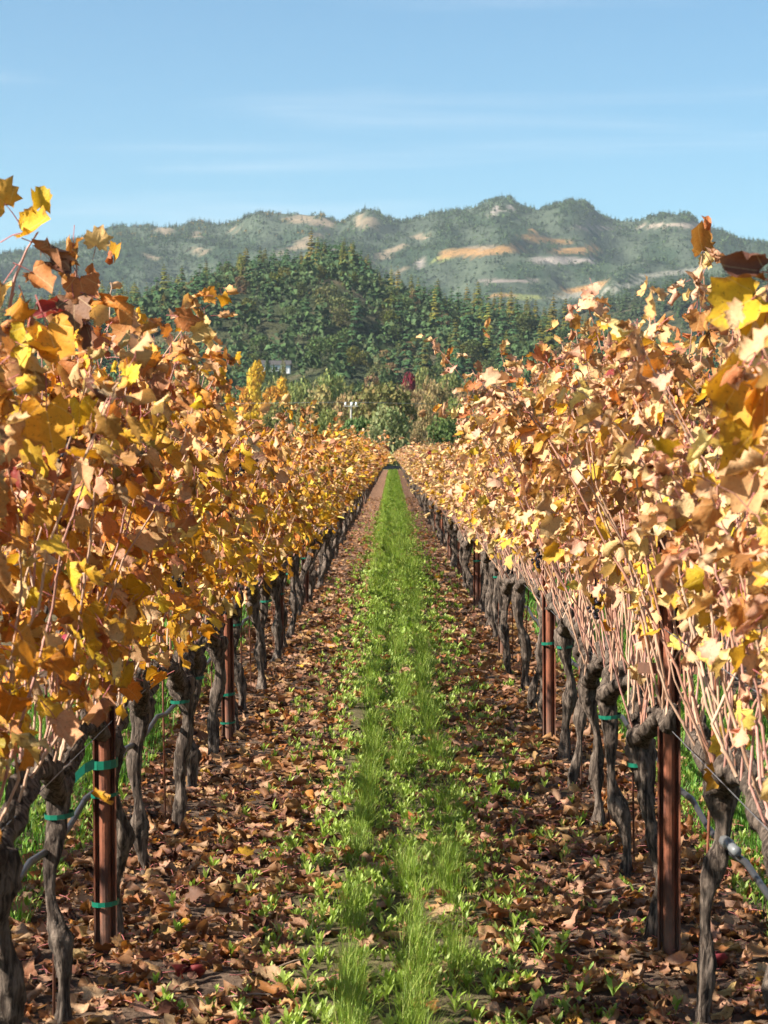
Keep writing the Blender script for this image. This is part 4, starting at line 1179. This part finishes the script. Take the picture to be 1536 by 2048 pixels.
WORDS = ['nearest', 'second', 'third', 'fourth', 'fifth', 'sixth', 'seventh', 'eighth', 'ninth', 'tenth', 'eleventh', 'twelfth']
rp = np.random.default_rng(66)
for left, row in ((True, ROW_L), (False, ROW_R)):
    for k in range(37):
        y = (7.04 if left else 6.98) + 5.36 * k + (0 if k < 1 else rp.normal() * .06)
        root = link('trellis_post', None, loc=(row - (.005 if left else -.0), y, 0))
        root.rotation_euler = (rp.normal() * .006, rp.normal() * .008, (.12 if left else -.12) + rp.normal() * .08)
        rowname = 'shaded golden row' if left else 'sunlit pale row'
        lab = ('%s rusty steel trellis post in the %s' % (WORDS[k], rowname) + (', banded with green ties' if k < 2 and left else '')) if k < 10 else 'small distant rusty trellis post far along the ' + rowname
        tag(root, lab, 'trellis post', ('' if k < 10 else 'distant ') + 'trellis posts of the ' + rowname)
        link('stake', stake, root)
        if k < 12:
            link('bracket', bracket, root, (0, .004, .95)); link('bracket', bracket, root, (0, .004, 1.64))
        zs = [(.64, 0), (.54, 1), (.19, 2)] if (left and k == 0) else [(.28, 2), (.12, 1)] if (left and k == 1) else [(.45 + .3 * rp.random(), 1 + k % 2)] if k > 0 and k < 12 else []
        for z, v in zs: link('tie', ties[v], root, (0, 0, z))
    for z, nm in ((.78, 'lowest'), (1.08, 'second'), (1.38, 'third'), (1.66, 'top')):
        P = [(row + (.018 if left else -.018), yy_, z - .012 * math.sin(PI * (((yy_ - 7.04) / 5.36) % 1))) for yy_ in np.arange(2.0, 205, 1.34)]
        V, F = tube(P, .0018, 4); A = Acc(); A.add(V, F)
        tag(link('trellis_wire', A.mesh('trellis_wire', M['wire'])), '%s trellis wire strung along the %s' % (nm, 'shaded golden row' if left else 'sunlit pale row'), 'wire', 'trellis wires')
    P = [(row + (.08 if not left else -.07), yy_, .53 - .03 * math.sin(PI * (((yy_ - 7.04) / 1.07) % 1)) + .012 * math.sin(yy_ * 1.7)) for yy_ in np.arange(2.0, 205, .36)]
    V, F = tube(P, .0105, 6); A = Acc(); A.add(V, F)
    hose = tag(link('drip_hose', A.mesh('drip_hose', M['hose'])), 'dark drip irrigation hose slung along the ' + ('shaded golden row' if left else 'sunlit pale row'), 'hose', 'drip hoses')
    if not left:
        A = Acc(); V, F = tube([(row + .06, 6.0, .545), (row + .06, 6.12, .54), (row + .06, 6.13, .54), (row + .06, 6.24, .535)], [.014, .014, .017, .017], 8); A.add(V, F)
        link('connector', A.mesh('connector', mat_plain('grey_connector', (.14, .145, .15, 1), .4, .4)), hose)
    # thin training rods beside the nearer trunks
    for k in range(-1, 12):
        y = 6.2 + PITCH * k + .06; x = row + (-.045 if left else .05) + rp.normal() * .015
        V, F = tube([(x, y, -.1), (x + rp.normal() * .01, y, .5), (x + rp.normal() * .02, y, 1.0)], .0045, 5); A = Acc(); A.add(V, F)
        tag(link('training_rod', A.mesh('training_rod', M['rust'])), 'thin rusty training rod beside the %s vine trunk of the %s' % (ORD[k + 3], 'shaded golden row' if left else 'sunlit pale row'), 'rod', 'training rods')

# ------------------------------------------------------------------ leaf litter, grass, seedlings
rf = np.random.default_rng(88)
LITTER = [('pink', 6), ('brown', 5), ('tan', 3.5), ('rust', 2), ('umber', 2.4), ('straw', .5), ('orange', .25), ('yellow', .12)]
DULL = np.array((.64, .625, .62))
LIT_MESH = {}
for cname in ('pink', 'brown', 'tan', 'rust', 'umber', 'straw', 'orange', 'yellow', 'crimson'):
    rgb, tr = LEAF_COLS[cname]; LIT_MESH[cname] = []
    for k in range(6):
        V, F, uv, rim, m = SHAPES['dry' if k < 4 else 'curl'][int(rf.integers(14))]
        c = np.array(rgb) * DULL * (.8 + .35 * rf.random())
        LIT_MESH[cname].append(mesh_np('fallen_leaf', V, F, [M['leaf'], M['petiole']], np.tile([*c, tr * .5], (len(V), 1)), uv, rim, True, m))
def litter_density(x):
    d = np.abs(np.mod(x + .0175 - .03 + .9025, 1.805) - .9025)
    return .22 + .78 * sstep(.22, .42, d)
cands = []
for (y0, y1, per) in ((5.2, 9, 210), (9, 15, 185), (15, 26, 130), (26, 45, 64), (45, 80, 24)):
    xlim = 1.45 if y0 > 9 else 1.5
    n = int((y1 - y0) * xlim * 2 * per)
    x = (rf.random(n) - .5) * 2 * xlim; y = y0 + (y1 - y0) * rf.random(n)
    k = rf.random(n) < litter_density(x) * (.75 + .5 * fbm(x * 3, y * 3, 15, 2))
    cands += list(zip(x[k], y[k]))
lit = []
for x, y in cands:
    s = .055 + .045 * rf.random()
    tilt = rf.normal(size=2) * .32
    a = rf.random() * 2 * PI
    d = np.array([math.cos(a), math.sin(a), tilt[0] * .7]); nm = np.array([tilt[0], tilt[1], 1.0 if rf.random() < .6 else -1.0])
    q = np.array([x, y, float(gz(x, y)) + .008 + .016 * rf.random()])
    lit.append((q, frame(q, d, nm, s), s, pick(rf, LITTER)))
lit.sort(key=lambda l: -in_frame(l[0], l[2]) * (1 if abs(l[0][0]) > .3 else 1.2))
B = Acc(); ni = 0
for q, m4, s, cn in lit:
    sd = 'shaded row' if q[0] < -.02 else 'sunlit row'
    if ni < 290 and in_frame(q, s) > 10:
        o = link('fallen_leaf', LIT_MESH[cn][int(rf.integers(6))]); o.matrix_basis = Matrix(m4.tolist()); ni += 1
        tone = {'pink': 'pinkish tan', 'tan': 'tan', 'straw': 'straw coloured', 'brown': 'brown', 'umber': 'dark brown', 'rust': 'rust coloured', 'orange': 'orange', 'yellow': 'yellow'}[cn]
        tag(o, '%s%s leaf fallen %s the %s trunk of the %s' % ('broad ' if s > .085 else 'small ' if s < .07 else '', tone, 'close beside' if abs(q[0]) > .75 else 'out from' if abs(q[0]) > .42 else 'in grass by', ORD[max(0, int(round((q[1] - 6.2) / PITCH)) + 3)], sd), 'leaf', 'fallen leaves lying nearest the camera')
    else: add_leaf(B, 'dry' if q[1] < 11 else 'mid' if q[1] < 30 else 'far', m4, cn, rf, DULL)
for (y0, y1, per) in ((5.2, 10, 700), (10, 20, 380)):             # crumbs of broken leaf between the whole ones
    n = int((y1 - y0) * 2.9 * per); xs_ = (rf.random(n) - .5) * 2.9; ys_ = y0 + (y1 - y0) * rf.random(n)
    k = rf.random(n) < litter_density(xs_) * sstep(.3, .6, fbm(xs_ * 4, ys_ * 4, 19, 2))
    for x, y in zip(xs_[k], ys_[k]):
        a = rf.random() * 6.28; tl = rf.normal(size=2) * .4
        q = np.array([x, y, float(gz(x, y)) + .004 + .008 * rf.random()])
        add_leaf(B, 'far', frame(q, np.array([math.cos(a), math.sin(a), tl[0]]), np.array([tl[0], tl[1], 1.]), .016 + .026 * rf.random()), pick(rf, LITTER), rf, DULL)
tag(link('leaf_litter', B.mesh('leaf_litter', [M['leaf'], M['petiole']]), kind='stuff'), 'carpet of dry brown vine leaves covering the soil under the rows')
for (px, py, Y, lab) in ((350, 1985, 6.7, 'red-stained fallen leaf in front of the nearest post of the shaded row'), (1400, 1958, 6.85, 'bright red fallen leaf beside the nearest post of the sunlit row')):
    x = (px - VPX) / F_PX * Y; q = np.array([x, Y, float(gz(x, Y)) + .03])
    o = link('fallen_leaf', LIT_MESH['crimson'][0]); o.matrix_basis = Matrix(frame(q, np.array([.8, .2, .1]), np.array([.1, -.5, 1.]), .10).tolist())
    tag(o, lab, 'leaf', 'red fallen leaves')

def blades(x, y, z, n_each, h, w, spread, r, cols, lean=.45):
    """curved grass blades, 3 triangles each, n_each per tuft"""
    m = len(x) * n_each
    X = np.repeat(x, n_each) + r.normal(size=m) * spread * .45; Y = np.repeat(y, n_each) + r.normal(size=m) * spread * .45; Z = np.repeat(z, n_each) - .01
    hh = np.repeat(h, n_each) * (.45 + .7 * r.random(m))
    a = r.random(m) * 2 * PI; ln = lean * (.15 + r.random(m)) * hh
    dx, dy = np.cos(a) * ln, np.sin(a) * ln
    sx, sy = -np.sin(a + r.normal(size=m) * .5) * w, np.cos(a + r.normal(size=m) * .5) * w
    b = np.stack([X, Y, Z], 1); s = np.stack([sx, sy, np.zeros(m)], 1)
    mid = b + np.stack([dx * .35, dy * .35, hh * .6], 1); tip = b + np.stack([dx * 1.15, dy * 1.15, hh * (.98 - .25 * lean * r.random(m))], 1)
    V = np.stack([b - s, b + s, mid - s * .75, mid + s * .75, tip], 1).reshape(-1, 3)
    i = np.arange(m)[:, None] * 5
    F = np.concatenate([i + [[0, 1, 3]], i + [[0, 3, 2]], i + [[2, 3, 4]]])
    base = np.array(cols)[r.integers(len(cols), size=m)] * (.75 + .5 * r.random((m, 1)))
    return V, F, np.concatenate([np.repeat(base, 5, 0), np.ones((m * 5, 1))], 1)
GCOL = [(.19, .27, .028), (.15, .235, .024), (.235, .31, .038), (.30, .33, .065)]
A = Acc()
for xc in (-.125, .055, .225):
    for (y0, y1, step, nb, w) in ((5.4, 12, .05, 30, .0009), (12, 24, .07, 24, .0014), (24, 60, .12, 20, .003), (60, 205, .35, 18, .007)):
        n = int((y1 - y0) / step); y = y0 + (y1 - y0) * (np.arange(n) + rf.random(n)) / n
        dn = fbm(y * 1.7 + 50 * xc, y * 0 + xc * 9, 35, 2)
        k = rf.random(n) < sstep(.36, .58, dn) * .95 + .04
        y = y[k]; dn = dn[k]
        x = xc + rf.normal(size=len(y)) * (.016 if y0 < 24 else .05) + .02 * np.sin(y * .9 + xc * 20)
        A.add(*blades(x, y, gz(x, y), nb, (.07 + .13 * sstep(.35, .7, dn)) * (.8 if y0 > 24 else 1.0), w, .035 if y0 < 24 else .10, rf, GCOL, .75))
for (y0, y1, per, w, hgt) in ((24, 60, 150, .004, .07), (60, 120, 120, .008, .08), (120, 206, 110, .013, .09)):     # general green along the alley further off
    n = int((y1 - y0) * .8 * per); x = .03 + (rf.random(n) - .5) * .8; y = y0 + (y1 - y0) * rf.random(n)
    A.add(*blades(x, y, gz(x, y), 2, np.full(n, hgt), w, .04, rf, GCOL, .7))
for xc in (-1.80, 1.80):                                                                            # next alleys
    for (y0, y1, per, nb) in ((4.5, 14, 130, 12), (14, 45, 60, 8), (45, 200, 10, 5)):
        n = int((y1 - y0) * 1.0 * per); x = xc + (rf.random(n) - .5) * 1.0 ; y = y0 + (y1 - y0) * rf.random(n)
        A.add(*blades(x, y, np.maximum(gz(x, y), 0), nb, .07 + .10 * rf.random(n), .0022 if y0 < 14 else .005, .05, rf, [(.11, .24, .025), (.14, .28, .035), (.09, .2, .02)], .7))
tag(link('grass', A.mesh('grass', M['grass']), kind='stuff'), 'fine green grass in drilled lines down the middle of the alley')

def seed_leaf(r, l, w):
    """spatulate seedling leaf along +Y, arching"""
    t = np.array([0, .35, .7, 1.0]); hw = np.array([.12, .55, 1.0, .15]) * w * .5
    z = l * (.65 * t - .30 * t * t)
    V = np.concatenate([np.stack([-hw, t * l, z + hw * .25], 1), np.stack([hw, t * l, z + hw * .25], 1)])
    F = np.array([(0, 4, 5), (0, 5, 1), (1, 5, 6), (1, 6, 2), (2, 6, 7), (2, 7, 3)])
    return V, F
def rot_z(V, a, tilt=0.0):
    ct, st = math.cos(tilt), math.sin(tilt)
    V = np.stack([V[:, 0], V[:, 1] * ct - V[:, 2] * st, V[:, 1] * st + V[:, 2] * ct], 1)
    c, s = math.cos(a), math.sin(a)
    return np.stack([V[:, 0] * c - V[:, 1] * s, V[:, 0] * s + V[:, 1] * c, V[:, 2]], 1)
WCOL = [(.26, .37, .06), (.32, .43, .09), (.21, .32, .045), (.36, .46, .12)]
seeds = []
for (y0, y1, per) in ((5.3, 10, 480), (10, 18, 380), (18, 34, 200), (34, 60, 90)):
    n = int((y1 - y0) * 2.0 * per); x = .03 + (rf.random(n) - .5) * 2.0; y = y0 + (y1 - y0) * rf.random(n)
    cl = fbm(x * 3.2, y * 2.2, 45, 3)
    dd = np.abs(x - .05)
    p = (1 - sstep(.32, .64, dd + (cl - .5) * .7)) * (.35 + .65 * sstep(.38, .54, cl)) + .07 * (dd < .85) * (cl > .45)
    k = rf.random(n) < p
    seeds += list(zip(x[k], y[k]))
for xc in (-1.75, 1.75):
    n = 2600; x = xc + (rf.random(n) - .5) * 1.0; y = 4.6 + 14 * rf.random(n); seeds += list(zip(x, y))
seeds.sort(key=lambda p: p[1] + (100 if abs(p[0]) > .82 or p[1] < 6.25 else 0) - (3.5 if abs(p[0]) > .42 else 0))
A = Acc()
LEAFM = []
for k in range(10):
    V, F = seed_leaf(rf, .9 + .2 * rf.random(), .20 + .10 * rf.random())
    LEAFM.append(mesh_np('leaf', V, F, M['weed'], np.tile([*(np.array(WCOL[k % 4]) * (.85 + .3 * rf.random())), 1], (len(V), 1))))
for i, (x, y) in enumerate(seeds):
    z = float(gz(x, y)); nl = int(rf.integers(4, 10)); l = (.024 + .030 * rf.random()) * (1.0 if y < 18 else 1.3)
    if i < 110:
        side = 'in litter by the ' + ('shaded row' if x < 0 else 'sunlit row') if abs(x) > .42 else 'in the grass alley'
        root = tag(link('weed_seedling', None, loc=(x, y, z)), ('large ' if nl > 6 else 'small ' if nl < 5 else '') + 'pale green seedling ' + side + ', level with the %s trunk' % ORD[max(0, int(round((y - 6.2) / PITCH)) + 3)], 'seedling', 'broadleaf seedlings nearest the camera')
        for q in range(nl):
            o = link('leaf', LEAFM[int(rf.integers(10))], root)
            s = l * (.8 + .5 * rf.random()); o.scale = (s * 1.1, s, s); o.rotation_euler = (R(18 + 45 * rf.random()), 0, 2 * PI * (q + .5 * rf.random()) / nl)
        continue
    col = np.array(WCOL[int(rf.integers(4))]) * (.8 + .4 * rf.random())
    for q in range(nl if y < 30 else 4):
        V, F = seed_leaf(rf, l * (.8 + .5 * rf.random()), l * .25 * (1 if y < 18 else 1.4))
        A.add(rot_z(V, 2 * PI * (q + .5 * rf.random()) / nl, R(18 + 45 * rf.random())) + [x, y, z], F, (*col, 1))
tag(link('weeds', A.mesh('weeds', M['weed']), kind='stuff'), 'carpet of small broadleaf weeds among the grass and leaf litter')

# small yellow flowers in the alley
for n, (px, top, base, lab) in enumerate([(738, 1138, 1172, 'yellow dandelion flower on a tall stalk left of the grass lines'), (757, 1062, 1080, 'small yellow flower beyond the dandelion'), (776, 1015, 1030, 'tiny yellow flower on the far grass'), (780, 1072, 1086, 'orange-yellow flower in the middle of the grass')]):
    Y = CAM_H / ((base - HY) / F_PX); x = (px - VPX) / F_PX * Y; hgt = (base - top) / F_PX * Y
    root = tag(link('yellow_flower', None, loc=(x, Y, float(gz(x, Y)))), lab, 'flower', 'yellow flowers in the alley')
    V, F = tube([(0, 0, -.02), (.01, 0, hgt * .5), (0, 0, hgt)], .003, 5); B = Acc(); B.add(V, F); link('stem', B.mesh('stem', M['stem']), root)
    B = Acc()
    for q in range(22):
        a = q * 2.4; l = .032 * (1 - .5 * q / 22)
        V, F = seed_leaf(rf, l, .016); B.add(rot_z(V, a, R(20 + 50 * q / 22)) + [0, 0, hgt], F)
    link('petals', B.mesh('petals', M['petal']), root)

# twigs and a stone in the litter
for n, (px, py, ln, a, lab) in enumerate([(470, 2020, .22, -.35, 'bent pale twig lying in litter near the shaded row'), (560, 1960, .16, .5, 'short brown twig on soil between post and grass'), (1240, 1812, .20, .1, 'straight grey twig at the foot of the sunlit trunks'), (1180, 1900, .15, .25, 'thin twig in the litter left of the nearest sunlit post')]):
    Y = CAM_H / ((py - HY) / F_PX); x = (px - VPX) / F_PX * Y; z = float(gz(x, Y)) + .03
    d = np.array([math.cos(a), math.sin(a), 0])
    V, F = tube([np.array([x, Y, z]) + d * ln * t + [0, .012 * math.sin(t * 5), .012 * math.sin(t * 3)] for t in np.linspace(-.5, .5, 6)], [.004, .0045, .004, .0035, .003, .002], 6); B = Acc(); B.add(V, F)
    tag(link('twig', B.mesh('twig', M['twig'])), lab, 'twig', 'twigs in the litter')

# ------------------------------------------------------------------ air
V, F = box(0, 3200, 330, 10800, 8600, 670)
V[:, 2] = np.where(V[:, 2] < 0, -3.0, 665)
hz = link('haze', mesh_np('haze', V, F, NT('haze').m, smooth=False), kind='stuff')
hm = hz.data.materials[0]
vol = hm.node_tree.nodes.new('ShaderNodeVolumePrincipled')
vol.inputs['Density'].default_value = 0.48e-4
vol.inputs['Color'].default_value = (.78, .90, 1.0, 1)
vol.inputs['Anisotropy'].default_value = .2
hm.node_tree.links.new(vol.outputs[0], [n for n in hm.node_tree.nodes if n.type == 'OUTPUT_MATERIAL'][0].inputs['Volume'])
